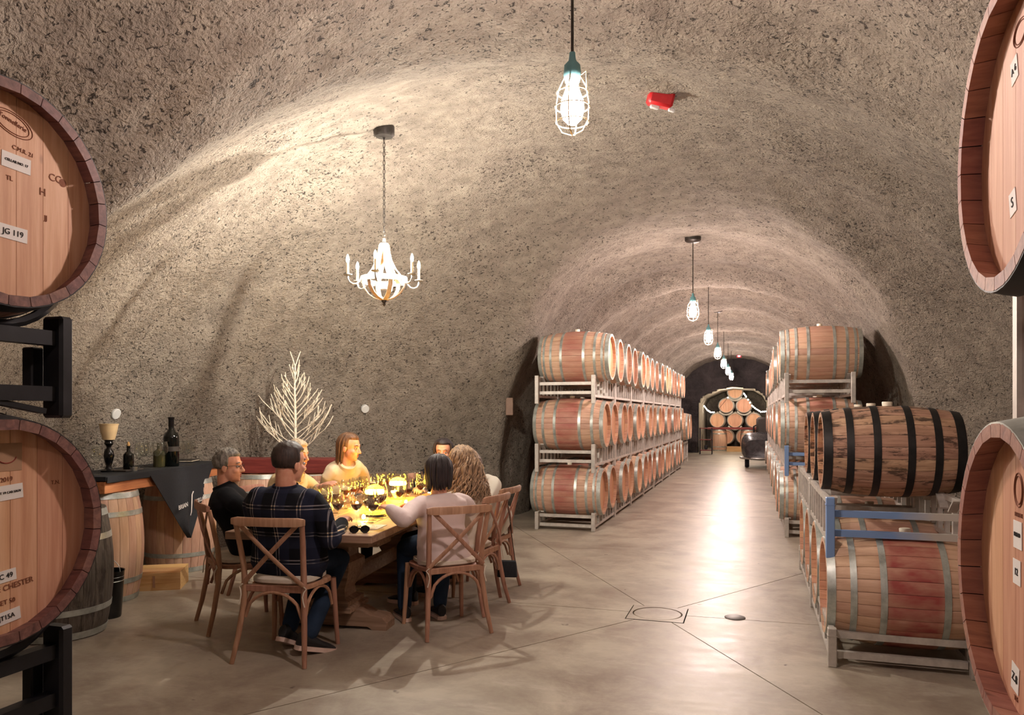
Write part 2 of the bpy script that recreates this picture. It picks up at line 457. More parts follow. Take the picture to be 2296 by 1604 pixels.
for s_ in range(len(cuts)-1):
    y0, y1 = cuts[s_]+G, cuts[s_+1]-G
    box = [Vector((-7, y0)), Vector((5, y0)), Vector((5, y1)), Vector((-7, y1))]
    if cuts[s_] == -.2:
        for i, a0 in enumerate(rays):
            a1 = rays[(i+1) % len(rays)]
            d0 = Vector((math.cos(R(a0)), math.sin(R(a0)))); d1 = Vector((math.cos(R(a1)), math.sin(R(a1))))
            n0 = Vector((-d0.y, d0.x)); n1 = Vector((d1.y, -d1.x))
            poly = clip_half(clip_half(box, D+n0*G, n0), D+n1*G, n1)
            # cut away the square drain frame
            am = R((a0+((a1-a0) % 360)/2)); dm = Vector((math.cos(am), math.sin(am)))
            hs = .21
            cand = []
            for nn in (Vector((1, 0)), Vector((-1, 0)), Vector((0, 1)), Vector((0, -1))):
                q = [p for p in poly if (p-D).length < .05]
            # octagon-ish: replace the apex near D by the frame outline points lying inside the wedge
            outl = []
            for k in range(0, 361):
                aa = R(a0+((a1-a0) % 360)*k/360); dd = Vector((math.cos(aa), math.sin(aa)))
                rr_ = hs/max(abs(dd.x), abs(dd.y)); outl.append(D+dd*(rr_+G))
            keep = [outl[0]]
            for k in range(1, 360):
                e0 = (outl[k]-outl[k-1]).normalized(); e1 = (outl[k+1]-outl[k]).normalized()
                if e0.dot(e1) < .9: keep.append(outl[k])
            keep.append(outl[-1])
            keep[0] = keep[0]+n0*G; keep[-1] = keep[-1]+n1*G
            far = [p for p in poly if (p-D).length > .5]
            ia = [k for k, p in enumerate(poly) if (p-D).length <= .5]
            if ia:
                k0 = ia[0]; seq = poly[k0:]+poly[:k0]; seq = [p for p in seq if (p-D).length > .5]
                A_ = math.atan2(seq[0].y-D.y, seq[0].x-D.x)
                first_is_a0 = abs(((math.degrees(A_)-a0+180) % 360)-180) < 3
                poly = seq+(keep[::-1] if first_is_a0 else keep)
            slab(poly)
    else: slab(box)
# drain: square frame with round cover
dr = thing('floor_drain', 'round floor drain cover in a square frame where the saw cuts meet', 'drain', (D.x, D.y, 0))
b = MB(); seg = 48; hs = .205
vs = []; 
for k in range(seg):
    a = 2*math.pi*k/seg; dd = (math.cos(a), math.sin(a)); q = hs/max(abs(dd[0]), abs(dd[1]))
    vs += [(dd[0]*q, dd[1]*q, .002), (dd[0]*.185, dd[1]*.185, .002), (dd[0]*.185, dd[1]*.185, -.03)]
fs = []
for k in range(seg):
    k2 = (k+1) % seg; fs += [(3*k, 3*k2, 3*k2+1, 3*k+1), (3*k+1, 3*k2+1, 3*k2+2, 3*k+2)]
b.add(vs, fs); b.build('frame', M['floor'], dr)
b = MB(); b.lathe([(.176, -.03), (.176, -.002), (.172, .001), (.0001, .001)], 48); b.build('cover', M['floor'], dr, smooth=False)
b = MB(); b.lathe([(.075, -.01), (.075, .003), (.068, .006), (.0001, .006)], 28)
tag(b.build('cleanout_cover', M['iron'], loc=tuple(at(1648, 1385, 5.6).xy)+(0,)), 'small round metal cleanout cover in floor beside the square drain', 'floor cover')
# ------------------------------------------------------------ barrels
def prof(x, L, Rb, Rh): return Rb-(Rb-Rh)*(abs(x)/(L/2))**2
def ring_x(x, r, seg, w=None):
    return [(x, r*math.cos(2*math.pi*j/seg), r*math.sin(2*math.pi*j/seg)) for j in range(seg)]
def stave_mesh(L, Rb, Rh, n, mat, th=.027, wf=1.0):
    b = MB(); rings = []; K = 8
    for i in range(K+1):
        x = -L/2+L*i/K; r = prof(x, L, Rb, Rh); ri = r-th
        h = math.pi/n*wf-.0012/r
        q = [(-h, r-.0018), (-h*.8, r), (h*.8, r), (h, r-.0018), (h, ri), (-h, ri)]
        rings.append([(x, rr*math.sin(a), rr*math.cos(a)) for a, rr in q])
    b.loft(rings); return b.mesh('stave', mat, True, 30)
def body_mesh(L, Rb, Rh, n, mat, seed=0):
    # whole stave shell in one mesh with a recessed joint between staves, for barrels far down the rows
    rn = random.Random(seed); b = MB(); K = 8; tone = []
    for s in range(n):
        a0 = 2*math.pi*s/n; h = math.pi/n-.004
        t = rn.uniform(-.5, .5); k = len(b.v); dr_ = rn.uniform(-.0012, .0012)
        for i in range(K+1):
            x = -L/2+L*i/K; r = prof(x, L, Rb, Rh)+dr_
            for a, rr in ((a0-h, r), (a0+h, r), (a0+math.pi/n, r-.006)):
                b.v.append((x, rr*math.sin(a), rr*math.cos(a)))
        for i in range(K):
            b.f.append((k+i*3, k+i*3+3, k+i*3+4, k+i*3+1)); b.f.append((k+i*3+1, k+i*3+4, k+i*3+5, k+i*3+2)); tone += [t, t]
    # joint far side links to next stave start
    T = len(b.v); P_ = 3*(K+1)
    for s in range(n):
        k = s*P_; k2 = ((s+1) % n)*P_
        for i in range(K):
            b.f.append((k+i*3+2, k+i*3+5, k2+i*3+3, k2+i*3)); tone.append(-.4)
    # rim and inner wall at both ends
    for sg in (-1, 1):
        e = sg*L/2; R0 = prof(e, L, Rb, Rh); Ri = R0-.027; k = len(b.v); sn = 56
        for x, r in ((e, R0), (e, Ri), (e-sg*.06, Ri+.004)):
            b.v += ring_x(x, r, sn)
        for q in (0, 1):
            for j in range(sn):
                f = (k+q*sn+j, k+q*sn+(j+1) % sn, k+(q+1)*sn+(j+1) % sn, k+(q+1)*sn+j)
                b.f.append(f if sg < 0 else f[::-1]); tone.append(rn.uniform(-.2, .2))
    me = b.mesh('staves', mat, True, 25)
    at_ = me.attributes.new('tone', 'FLOAT', 'FACE'); at_.data.foreach_set('value', tone)
    return me
def hoop_mesh(x, wd, L, Rb, Rh, mat, seg=48):
    b = MB(); r0 = prof(x-wd/2, L, Rb, Rh)+.0005; r1 = prof(x+wd/2, L, Rb, Rh)+.0005
    rings = [ring_x(x-wd/2, r0-.002, seg), ring_x(x-wd/2, r0+.0025, seg), ring_x(x+wd/2, r1+.0025, seg), ring_x(x+wd/2, r1-.002, seg)]
    b.loft(rings, cap=False); return b.mesh('hoop', mat, True, 35)
def head_boards(L, Rb, Rh, rec, mat, n=7):
    Ri = prof(L/2-rec, L, Rb, Rh)-.027+.004; out = []; w_ = 2*Ri/n
    for i in range(n):
        y0 = -Ri+w_*i+.0007; y1 = -Ri+w_*(i+1)-.0007; pts = []
        S = 8
        for k in range(S+1):
            y = y0+(y1-y0)*k/S; pts.append((y, math.sqrt(max(0, Ri*Ri-y*y))))
        for k in range(S, -1, -1):
            y = y0+(y1-y0)*k/S; pts.append((y, -math.sqrt(max(0, Ri*Ri-y*y))))
        b = MB(); b.loft([[(-.018, p[0], p[1]) for p in pts], [(0, p[0], p[1]) for p in pts]])
        out.append(b.mesh('head_board', mat, False))
    return out
def disc_head(Ri, mat, n=7, seed=1):
    rn = random.Random(seed); b = MB(); tone = []
    for i in range(n):
        y0 = -Ri+2*Ri*i/n; y1 = y0+2*Ri/n; S = 4; top = []; bot = []
        for k in range(S+1):
            y = y0+.001+(y1-y0-.002)*k/S; z = math.sqrt(max(0, Ri*Ri-y*y)); top.append((0, y, z)); bot.append((0, y, -z))
        k0 = len(b.v); b.v += bot+top[::-1]; b.f.append(tuple(range(k0, len(b.v)))); tone.append(rn.uniform(-.5, .5))
    k0 = len(b.v); b.v += ring_x(-.004, Ri, 32); b.f.append(tuple(range(k0, k0+32))); tone.append(-.8)
    me = b.mesh('head', mat, False); a = me.attributes.new('tone', 'FLOAT', 'FACE'); a.data.foreach_set('value', tone); return me
def spec(kind):
    if kind == 'wine': return dict(L=.94, Rb=.35, Rh=.298, n=28, m='oak', hm='oakhead', hoop='hoop', hx=((.445, .048), (.325, .036), (.165, .036)), rec=.045)
    if kind == 'wine8': return dict(L=.94, Rb=.35, Rh=.298, n=28, m='oak', hm='oakhead', hoop='hoop', hx=((.445, .048), (.385, .03), (.29, .032), (.15, .034)), rec=.045)
    if kind == 'bourbon': return dict(L=.85, Rb=.31, Rh=.265, n=24, m='oldoak', hm='oldhead', hoop='blackhoop', hx=((.395, .055), (.26, .045), (.10, .045)), rec=.04)
    if kind == 'punch': return dict(L=1.1, Rb=.46, Rh=.38, n=30, m='oak', hm='oakhead', hoop='hoop', hx=((.52, .05), (.4, .04), (.2, .04)), rec=.05)
    if kind == 'grey': return dict(L=.90, Rb=.345, Rh=.295, n=26, m='greyoak', hm='greyoak', hoop='hoop', hx=((.42, .045), (.27, .04), (.12, .04)), rec=.04)
CACHE = {}
def S_(kind):
    if kind in CACHE: return CACHE[kind]
    s = spec(kind); L, Rb, Rh = s['L'], s['Rb'], s['Rh']
    s['staves'] = [stave_mesh(L, Rb, Rh, s['n'], M[s['m']]) for _ in range(1)]
    s['bodies'] = [body_mesh(L, Rb, Rh, s['n'], M[s['m']], k) for k in range(3)]
    s['boards'] = head_boards(L, Rb, Rh, s['rec'], M[s['hm']])
    s['disc'] = [disc_head(prof(L/2-s['rec'], L, Rb, Rh)-.022, M[s['hm']], 7, k) for k in range(2)]
    s['hoops'] = [hoop_mesh(x, w_, L, Rb, Rh, M[s['hoop']]) for x, w_ in s['hx']]
    b = MB(); b.lathe([(.03, -.012), (.034, .022), (.030, .028), (.0001, .028)], 14); s['bung'] = b.mesh('bung', M['bung'], True, 40)
    CACHE[kind] = s; return s
def barrel(kind, label, loc, rz, group=None, hi=False, stain=0.0, bung=True, spin=0.0, upright=False, tone=None, cat='barrel'):
    s = S_(kind); L = s['L']
    t = thing('barrel', label, cat, loc, rz, group)
    if upright: t.rotation_euler = (0, R(-90), rz)
    parts = []
    if hi:
        for k in range(s['n']):
            o = link('stave', s['staves'][0], t, rot=(spin+2*math.pi*k/s['n'], 0, 0)); parts.append(o)
        x = L/2-s['rec']
        for me in s['boards']: parts.append(link('head_board', me, t, loc=(x, 0, 0)))
    else:
        parts.append(link('staves', rnd.choice(s['bodies']), t, rot=(spin, 0, 0)))
        parts.append(link('head', rnd.choice(s['disc']), t, loc=(L/2-s['rec'], 0, 0)))
    parts.append(link('head', s['disc'][0], t, loc=(-(L/2-s['rec']), 0, 0), rot=(0, 0, math.pi)))
    for me in s['hoops']:
        link('hoop', me, t); link('hoop', me, t, rot=(0, 0, math.pi))
    if bung: link('bung', s['bung'], t, loc=(0, 0, s['Rb']))
    for p in parts: p['stain'] = float(stain)
    return t
def front_mw(x, y, z, tilt=0, flip=False):
    m = Matrix(((0, 0, 1, x), (1, 0, 0, y), (0, 1, 0, z), (0, 0, 0, 1)))
    return m @ Matrix.Rotation(tilt, 4, 'Z')
def sticker(t, y, z, w_, h_, s, tilt=0, size=.02, L=.94, rec=.045, mat='sticker'):
    x = L/2-rec+.001
    b = MB(); b.box((0, 0, 0), (w_, h_, .001)); o = b.build('sticker', M[mat], t, smooth=False); o.matrix_local = front_mw(x, y, z, tilt)
    if s: text(s, t, front_mw(x+.001, y, z, tilt), size, M['ink'])
    return o
def brandmark(t, s, y, z, size, L=.94, rec=.045, tilt=0):
    text(s, t, front_mw(L/2-rec+.0006, y, z, tilt), size, M['brand'], 'burnt_lettering')
def brandoval(t, y, z, a, b_, tilt=0, L=.94, rec=.045):
    mb = MB(); x = L/2-rec+.0008; n = 40
    for rr in (1.0, .82):
        pts = [(a*rr*math.cos(2*math.pi*k/n), b_*rr*math.sin(2*math.pi*k/n), 0) for k in range(n)]
        mb.tube(pts, .0012, 4, closed=True)
    o = mb.build('burnt_emblem', M['brand'], t); o.matrix_local = front_mw(x, y, z, tilt)

# ------------------------------------------------------------ racks (local x = depth, y = along the row, origin at the barrel centre height)
W2 = .735; DX = .375
def rack_meshes(mat, base):
    lo, up = (-.48, -.25) if base else (-.62, -.25)
    out = []
    def add(n, b): out.append((n, b.mesh(n, mat, False)))
    for sx in (-1, 1):
        for sy in (-1, 1):
            b = MB(); b.box((sx*DX, sy*W2, (lo+up)/2), (.05, .05, up-lo), b=.004); b.box((sx*DX, sy*W2, up-.045), (.056, .056, .004)); add('post', b)
    zr = (-.33, -.45) if base else (-.355, -.475)
    if base: zr = (-.30, -.42)
    for sy in (-1, 1):
        for z in zr:
            b = MB(); b.box((0, sy*(W2-.06), z), (2*DX-.05, .035, .04)); add('end_rail', b)
    for sx in (-1, 1):
        for z in ((-.28, -.52) if not base else (-.27, -.42)):
            b = MB(); b.box((sx*(DX+.0), 0, z), (.03, 2*W2-.05, .032)); add('face_rail', b)
    z0, z1 = ((-.52, -.28) if not base else (-.42, -.27))
    for sx in (-1, 1):
        for k in range(7):
            y = -W2+.14+(2*W2-.28)*k/6
            b = MB(); b.box((sx*DX, y, (z0+z1)/2), (.028, .035, z1-z0-.03)); add('upright_bar', b)
    
    for sy in (-1, 1):
        b = MB()
        for sx in (-1, 1):
            for s2 in (-1, 1):
                b.bar((sx*(DX-.03), sy*.3675+s2*.10, -.345), (sx*(DX-.03), sy*.3675+s2*.23, -.262), .05, .012)
        add('cradle', b)
    return out
RK = {}
def mat_blue():  # blue that fades to grey along local x
    t = NT('blue_to_grey_rack'); c = t.coord(); s = t.node('ShaderNodeSeparateXYZ'); t.set(s.inputs[0], c)
    f = t.ramp(t.math('ADD', s.outputs[0], t.math('MULTIPLY', t.noise(c, 5, 3), .25)), (.12, 0), (.34, 1))
    return t.fin(t.mix(f, lin(128, 160, 210), lin(196, 190, 182)), .42, .15)
M['bluerack'] = mat_blue()
def rack(label, loc, mat='rack', base=False, group=None, hi=True, rz=0, blue=False):
    key = (mat, base)
    if key not in RK:
        ms = rack_meshes(M[mat], base)
        b = MB()
        for n, me in ms:
            if n in ('cradle',): continue
            b.add([tuple(v.co) for v in me.vertices], [tuple(p.vertices) for p in me.polygons])
        RK[key] = (ms, b.mesh('frame', M[mat], False), [me for n, me in ms if n == 'cradle'])
    t = thing('barrel_rack', label, 'barrel rack', loc, rz, group)
    if hi:
        for i, (n, me) in enumerate(RK[key][0]):
            o = link(n, me, t)
            if blue and (n == 'end_rail' or n == 'post' and i == 0) and i < 6:
                o.material_slots[0].link = 'OBJECT'; o.material_slots[0].material = M['bluerack']; o['label'] = 'blue '+n.replace('_', ' ')
    else:
        link('frame', RK[key][1], t)
        for me in RK[key][2]: link('cradle', me, t)
    return t
ORD = ['first', 'second', 'third', 'fourth', 'fifth', 'sixth', 'seventh', 'eighth', 'ninth', 'tenth', 'eleventh', 'twelfth', 'thirteenth', 'fourteenth', 'fifteenth', 'sixteenth', 'seventeenth', 'eighteenth', 'nineteenth', 'twentieth']
ROWS = [(.48, 'bottom'), (1.37, 'middle'), (2.26, 'top')]
# the long stack on the dining side
NL = 16
for ri, (z, rn) in enumerate(ROWS):
    for k in range(NL):
        y = 9.92+.755*k
        hi = k < 3
        st = rnd.choice([0, .3, .7, .9]) if k > 1 else (.95 if ri != 2 else .8)
        lab = f'oak wine barrel, {ORD[k]} along the {rn} row of the stack by the diners'
        if k == 0: lab = {0: 'bottom end barrel with pink stain, stack by the diners', 1: 'middle end barrel with reddish belly and pale oak, stack by the diners', 2: 'top end barrel with red streak under its bung, stack by the diners'}[ri]
        barrel(rnd.choice(['wine', 'wine8']) if k else ['wine8', 'wine', 'wine8'][ri], lab, (-2.32+(.05 if ri == 2 else -.02)+rnd.uniform(-.03, .03), y, z), 0,
               f'barrels in the {rn} row of the stack by the diners', hi, st, spin=rnd.uniform(0, .2))
    for k in range(NL//2):
        rack(f'galvanized rack under the {rn} row, {ORD[k]} along the stack by the diners', (-2.33, 9.92+.3775+1.51*k, z), base=ri == 0,
             group=f'racks under the {rn} row by the diners', hi=k < 4)
# the stack across the aisle
for ri, (z, rn) in enumerate(ROWS):
    for k in range(16):
        if ri == 2 and k in (2, 5): pass
        y = 10.22+.755*k; hi = k < 2
        lab = f'oak wine barrel, {ORD[k]} along the {rn} row across the aisle'
        if k == 0: lab = {0: 'bottom end barrel behind the short stack, across the aisle', 1: 'middle end barrel half hidden by the black hooped barrels', 2: 'lone-looking top end barrel on high rack across the aisle'}[ri]
        barrel(rnd.choice(['wine', 'wine8']) if k else 'wine8', lab, (.79+rnd.uniform(-.03, .03), y, z), math.pi,
               f'barrels in the {rn} row across the aisle', hi, rnd.choice([0, .3, .7]) if k else [.8, .9, .35][ri], spin=rnd.uniform(0, .2))
    for k in range(8):
        rack(f'galvanized rack under the {rn} row, {ORD[k]} along the stack across the aisle', (.76, 10.22+.3775+1.51*k, z), base=ri == 0,
             group=f'racks under the {rn} row across the aisle', hi=k < 2, blue=(k == 0 and ri == 1))
# the short two-high stack nearer the camera
for k in range(4):
    lab = ['large wine-stained red barrel at the bottom of the short stack', 'second bottom barrel of the short stack with a small white sticker', 'third bottom barrel of the short stack', 'last bottom barrel of the short stack'][k]
    t = barrel('wine', lab, (.89, 5.2+.755*k, .42), math.pi, 'bottom barrels of the short stack', True, [1.35, .3, .5, .2][k])
    if k == 1: sticker(t, -.17, .24, .03, .06, None)
for k in range(3):
    lab = ['dark weathered whiskey barrel with black hoops, on top of the short stack', 'second black hooped barrel, behind the front one on the short stack', 'third black hooped barrel, last on top of the short stack'][k]
    t = barrel('bourbon', lab, (.87, 5.72+.755*k, 1.25), math.pi, 'black hooped barrels on the short stack', True, 0)
    t2 = t
    b = MB(); b.box((.405, .0, 0), (.035, .03, .0012)); 
rack('galvanized rack with blue rails under the black hooped barrels, end of short stack', (.82, 5.36+.3775, 1.245), group='racks of the short stack', blue=True)
rack('galvanized rack under the black hooped barrels, back of short stack', (.82, 5.36+.3775+1.51, 1.245), group='racks of the short stack')
rack('galvanized floor rack under the large red stained barrel', (.82, 5.24+.3775, .48), base=True, group='racks of the short stack')
rack('galvanized floor rack at the back of the short stack', (.82, 5.24+.3775+1.51, .48), base=True, group='racks of the short stack')

# foreground barrels at both frame edges
g = 'barrels with their heads close to the camera'
tu = barrel('wine', 'upper barrel on the black rack, head with knot and round wine darkened rim', (-1.86-.47, 1.51, 2.085), 0, g, True, .0, spin=.05)
tl = barrel('wine', 'lower barrel on the black rack, reddish head with crest patch', (-1.87-.47, 1.50, 1.19), 0, g, True, .0)
ru = barrel('wine', 'upper barrel on the steel rack, pale head seen edge-on', (.457+.47, 1.72, 2.045), math.pi, g, True, .0, spin=.07)
rl = barrel('wine', 'lower barrel on the steel rack, head with three white paper stickers', (.457+.47, 1.72, 1.185), math.pi, g, True, .0, spin=.02)
for t in (tu, tl, ru, rl):
    for c in t.children:
        if c.name.startswith('hoop') and t is not rl:
            c.material_slots[0].link = 'OBJECT'; c.material_slots[0].material = M['blackhoop']
        if c.name.startswith('stave'):
            if len(c.data.materials) and c.material_slots: 
                c.material_slots[0].link = 'OBJECT'; c.material_slots[0].material = M['darkchime' if t in (tu, tl) else 'oakchime']
sticker(tu, .04, .098, .085, .042, 'CELLAR NO. 17', R(-2), .010)
sticker(tu, .03, -.095, .085, .038, 'JG 119', R(-2), .022)
brandoval(tu, .03, .20, .06, .03, R(-14)); brandmark(tu, 'Tonnellerie', .03, .205, .018, tilt=R(-14)); brandmark(tu, 'C.M.R. 21', .06, .135, .016, tilt=R(-6))
brandmark(tu, 'H', .12, .04, .03); brandmark(tu, 'TL', .02, .05, .018); brandmark(tu, 'CC', .16, .09, .03); brandmark(tu, 'JJ', .13, -.03, .02)
b = MB(); b.lathe([(.012, 0), (.0001, .001)], 16); o = b.build('knot', M['brand'], tu); o.matrix_local = front_mw(.47-.045+.0006, .185, .085)
sticker(tl, .035, .10, .085, .04, 'LOT 19 CAB SAUV', R(4), .009)
sticker(tl, .02, -.125, .075, .032, 'NC 49', R(5), .020)
sticker(tl, .03, -.235, .08, .034, 'JT15A', R(7), .018)
brandmark(tl, 'CHE CHESTER', .04, -.155, .022, tilt=R(6)); brandmark(tl, 'RESET 50', .02, -.195, .018, tilt=R(4)); brandmark(tl, '2019', .03, .135, .018, tilt=R(5)); brandmark(tl, 'T.N.', .18, .115, .016)
b = MB(); b.box((0, 0, 0), (.09, .075, .0008), b=.0003); o = b.build('crest_patch', plain('patch_grey', (168, 132, 104), .8), tl); o.matrix_local = front_mw(.47-.045+.0006, .03, .195)
b = MB(); b.tube([(.028*math.cos(a), .02*math.sin(a)+.004, 0) for a in [math.pi+.2+k*(math.pi-.4)/10 for k in range(11)]], .0016, 5)
o = b.build('crest_smile', plain('crest_red', (130, 44, 34), .8), tl); o.matrix_local = front_mw(.47-.045+.0014, .03, .195)
sticker(ru, -.045, .15, .04, .05, 'A 6', R(12), .02); sticker(ru, -.055, -.115, .04, .05, 'S', R(12), .03)
brandoval(ru, -.01, .21, .04, .025); 
sticker(rl, -.025, .075, .05, .055, 'BLEND', 0, .012); sticker(rl, -.03, .0, .045, .05, '12', 0, .02); sticker(rl, -.04, -.215, .045, .055, 'Z.8', R(-8), .024)
brandmark(rl, 'RESERVE', -.02, .115, .012); brandoval(rl, -.02, .165, .026, .034); brandmark(rl, 'TL5', -.035, -.255, .014)
# black rack on the dining side
def side_frame(name, label, x0, y0, zs, mat, post_y, sgn):
    t = thing(name, label, 'barrel rack', (x0, y0, 0))
    (zt, zb), (zl, zl2) = zs
    for sx in (0, -1*sgn):
        for z0, z1 in ((zb, zt), (0, zl)):
            b = MB(); b.box((sx*.72, post_y, (z0+z1)/2), (.075, .045, z1-z0), b=.008); b.build('post', M[mat], t, smooth=False)
            b = MB(); b.box((sx*.72-.06*sgn*(sx == 0), post_y-.03, (z0+.05+z1-.09)/2), (.04, .04, z1-z0-.14), b=.004); b.build('brace_post', M[mat], t, smooth=False)
            b = MB(); b.box((sx*.72, -.9, (z0+z1)/2), (.075, .045, z1-z0), b=.008); b.build('post', M[mat], t, smooth=False)
        for z in (zt-.065, zb+.07, zl-.07, zl-.21):
            b = MB(); b.box((sx*.72, (post_y-.9)/2, z), (.04, post_y+.9, .042)); b.build('rail', M[mat], t, smooth=False)
        for z, s3 in ((zt-.02, -1), (zl-.02, -1)):
            b = MB(); b.tube([(sx*.72, .26*math.sin(a)*1.0, z-.0+.30-.32*math.cos(a)) for a in [-.75+k*.15 for k in range(11)]], .014, 6); b.build('saddle', M[mat], t)
        b = MB(); b.bar((sx*.72, post_y-.05, zb+.02), (sx*.72, -.25, zb+.09), .03, .015); b.build('brace', M[mat], t, smooth=False)
    return t
side_frame('black_barrel_rack', 'black steel rack carrying the two barrels beside the bar', -1.94, 1.52, ((1.785, 1.49), (.885, .0)), 'blacksteel', .19, 1)
side_frame('barrel_rack', 'grey steel rack at the frame edge carrying two barrels with stickers', .603, 1.72, ((1.80, 1.45), (.885, 0)), 'rack', .27, -1)
# ------------------------------------------------------------ lamps
def bulb_emit(name, colr, watt, area):
    return emis(name, colr, watt/(math.pi*area))
M['pend_bulb'] = M['pend_first'] = None
def pendant(y, first=False, k=0, label=''):
    zc = roof_z(CX, y)
    t = thing('pendant_lamp', label, 'pendant lamp', (CX, y, zc), 0, 'caged bulb pendants down the tunnel')
    zb = 2.83-zc
    b = MB(); b.lathe([(.0001, .02), (.10, .02), (.10, -.03), (.085, -.045), (.03, -.06), (.0001, -.06)], 20); b.build('canopy', M['iron'], t)
    b = MB(); b.tube([(0, 0, -.04), (0, 0, zb+.155)], .0065, 6); b.build('cord', M['iron'], t)
    b = MB(); b.lathe([(.0001, zb+.20), (.012, zb+.20), (.016, zb+.165), (.034, zb+.145), (.038, zb+.10), (.03, zb+.075), (.0001, zb+.075)], 16); b.build('socket', M['teal'], t)
    b = MB(); b.lathe([(.0001, zb+.08), (.024, zb+.075), (.03, zb+.04), (.047, zb-.005), (.05, zb-.04), (.04, zb-.08), (.018, zb-.102), (.0001, zb-.105)], 18)
    b.build('bulb', M['pend_first' if first else 'pend_bulb'], t)
    b = MB()
    for a in (0, math.pi/2):
        pts = [(r*math.cos(a), r*math.sin(a), zb+z) for r, z in ((.034, .10), (.06, .05), (.072, -.02), (.07, -.09), (.045, -.135), (0, -.152))]
        pts += [(-p[0], -p[1], p[2]) for p in pts[-2::-1]]
        b.tube(pts, .0028, 5)
    for z, r in ((.03, .066), (-.03, .073), (-.095, .069)):
        b.tube([(r*math.cos(q), r*math.sin(q), zb+z) for q in [2*math.pi*i/20 for i in range(20)]], .0028, 5, closed=True)
    b.tube([(.036, 0, zb+.10), (.06, 0, zb+.115), (.062, 0, zb+.05)], .003, 5)
    b.build('cage', M['brass'], t)
M['pend_bulb'] = bulb_emit('pendant_bulb_glow', PEND_C, PEND_W, .034)
M['pend_first'] = bulb_emit('crossing_bulb_glow', PEND_C, PEND_W*.72, .034)
for k, y in enumerate([3.13, 9.8, 13.25, 16.7, 20.15, 23.6, 27.05]):
    w_ = ['big caged bulb pendant hanging nearest the tunnel crossing', 'caged pendant hanging over the mouth of the barrel tunnel', 'second caged pendant inside the barrel tunnel', 'third caged pendant inside the barrel tunnel', 'fourth caged pendant inside the barrel tunnel', 'fifth caged pendant inside the barrel tunnel', 'last small pendant deep in the barrel tunnel before the rock wall', 'last tiny pendant in front of the rock end wall'][k].replace('nearest', 'closer, at')
    pendant(y, k == 0, k, w_)
# chandelier
CH = Vector((-2.88, 5.59, 0)); zr = roof_z(CH.x, CH.y)
t = thing('chandelier', 'barrel stave chandelier with candle bulbs hanging over the dining table', 'chandelier', (CH.x, CH.y, zr))
o_ = 2.60-zr      # ring height
b = MB(); b.lathe([(.0001, .03), (.085, .03), (.085, -.03), (.07, -.05), (.0001, -.055)], 24); b.build('canopy', M['iron'], t)
b = MB(); zt = -.03; zend = o_+.34; n = int((zt-zend)/.036)
for k in range(n):
    z = zt-.018-.036*k; a = (k % 2)*math.pi/2
    pts = [(.009*math.cos(q)*math.cos(a), .009*math.cos(q)*math.sin(a), z+.022*math.sin(q)) for q in [2*math.pi*i/10 for i in range(10)]]
    b.tube(pts, .003, 5, closed=True)
o = b.build('chain', M['iron'], t)
b = MB(); b.lathe([(.0001, o_+.345), (.012, o_+.34), (.014, o_+.31), (.036, o_+.30), (.036, o_+.27), (.0001, o_+.27)], 16); b.build('hub', M['paleiron'], t)
b = MB(); b.lathe([(.185, o_+.022), (.19, o_+.022), (.19, o_-.022), (.185, o_-.022), (.185, o_+.022)], 40, cap=False); b.build('ring', M['paleiron'], t)
M['stavewood'] = mat_oak('chandelier_wood', (222, 196, 160), (196, 166, 130), (236, 214, 182), 'z', False)
for k in range(6):
    a = 2*math.pi*k/6+.25; ca, sa = math.cos(a), math.sin(a)
    def strip(pts, wd=.042, th=.009):
        b = MB(); rings = []
        for r, z in pts:
            c = Vector((r*ca, r*sa, z)); s1 = Vector((-sa, ca, 0))*wd/2; s2 = Vector((ca, sa, 0))*th/2
            rings.append([c-s1-s2, c+s1-s2, c+s1+s2, c-s1+s2])
        return b.loft(rings)
    strip([(.034, o_+.29), (.042, o_+.23), (.06, o_+.16), (.095, o_+.09), (.14, o_+.035), (.18, o_-.005)]).build('upper_stave', M['stavewood'], t)
    strip([(.18, o_+.0), (.165, o_-.06), (.13, o_-.11), (.08, o_-.145), (.02, o_-.165)], .036).build('lower_stave', M['stavewood'], t)
b = MB(); b.lathe([(.0001, o_-.14), (.022, o_-.15), (.022, o_-.175), (.01, o_-.19), (.014, o_-.20), (.0001, o_-.215)], 14); b.build('finial', M['iron'], t)
b = MB(); b.lathe([(.0001, o_-.02), (.03, o_-.02), (.03, o_-.075), (.0001, o_-.075)], 16); b.build('junction_cup', M['paleiron'], t)
prof_b = [(.0001, .0), (.009, .004), (.0125, .022), (.011, .038), (.005, .056), (.0001, .066)]
M['chan_bulb'] = bulb_emit('candle_bulb_glow', CHAN_C, CHAN_W, .0038)
M['chan_bright'] = bulb_emit('bright_candle_bulb_glow', CHAN_C, CHAN_W*8.5, .0038)
for k in range(6):
    a = 2*math.pi*k/6+.25+math.pi/6; ca, sa = math.cos(a), math.sin(a)
    P = lambda r, z: (r*ca, r*sa, o_+z)
    b = MB(); b.tube([P(.19, .005), P(.20, -.02), P(.225, -.045), P(.255, -.05), P(.285, -.035), P(.298, -.01), P(.30, .012)], .007, 7); arm = b.build('arm', M['paleiron'], t)
    b = MB(); b.lathe([(.0001, .010), (.012, .010), (.034, .018), (.036, .024), (.0001, .024)], 18, c=(P(.30, 0)[0], P(.30, 0)[1], o_)); b.build('drip_pan', M['paleiron'], t)
    b = MB(); b.lathe([(.011, .024), (.011, .115), (.0001, .115)], 14, c=(P(.30, 0)[0], P(.30, 0)[1], o_)); b.build('candle_sleeve', M['cream'], t)
    b = MB(); b.lathe(prof_b, 14, c=(P(.30, 0)[0], P(.30, 0)[1], o_+.117)); b.build('candle_bulb', M['chan_bright' if k == 0 else 'chan_bulb'], t)
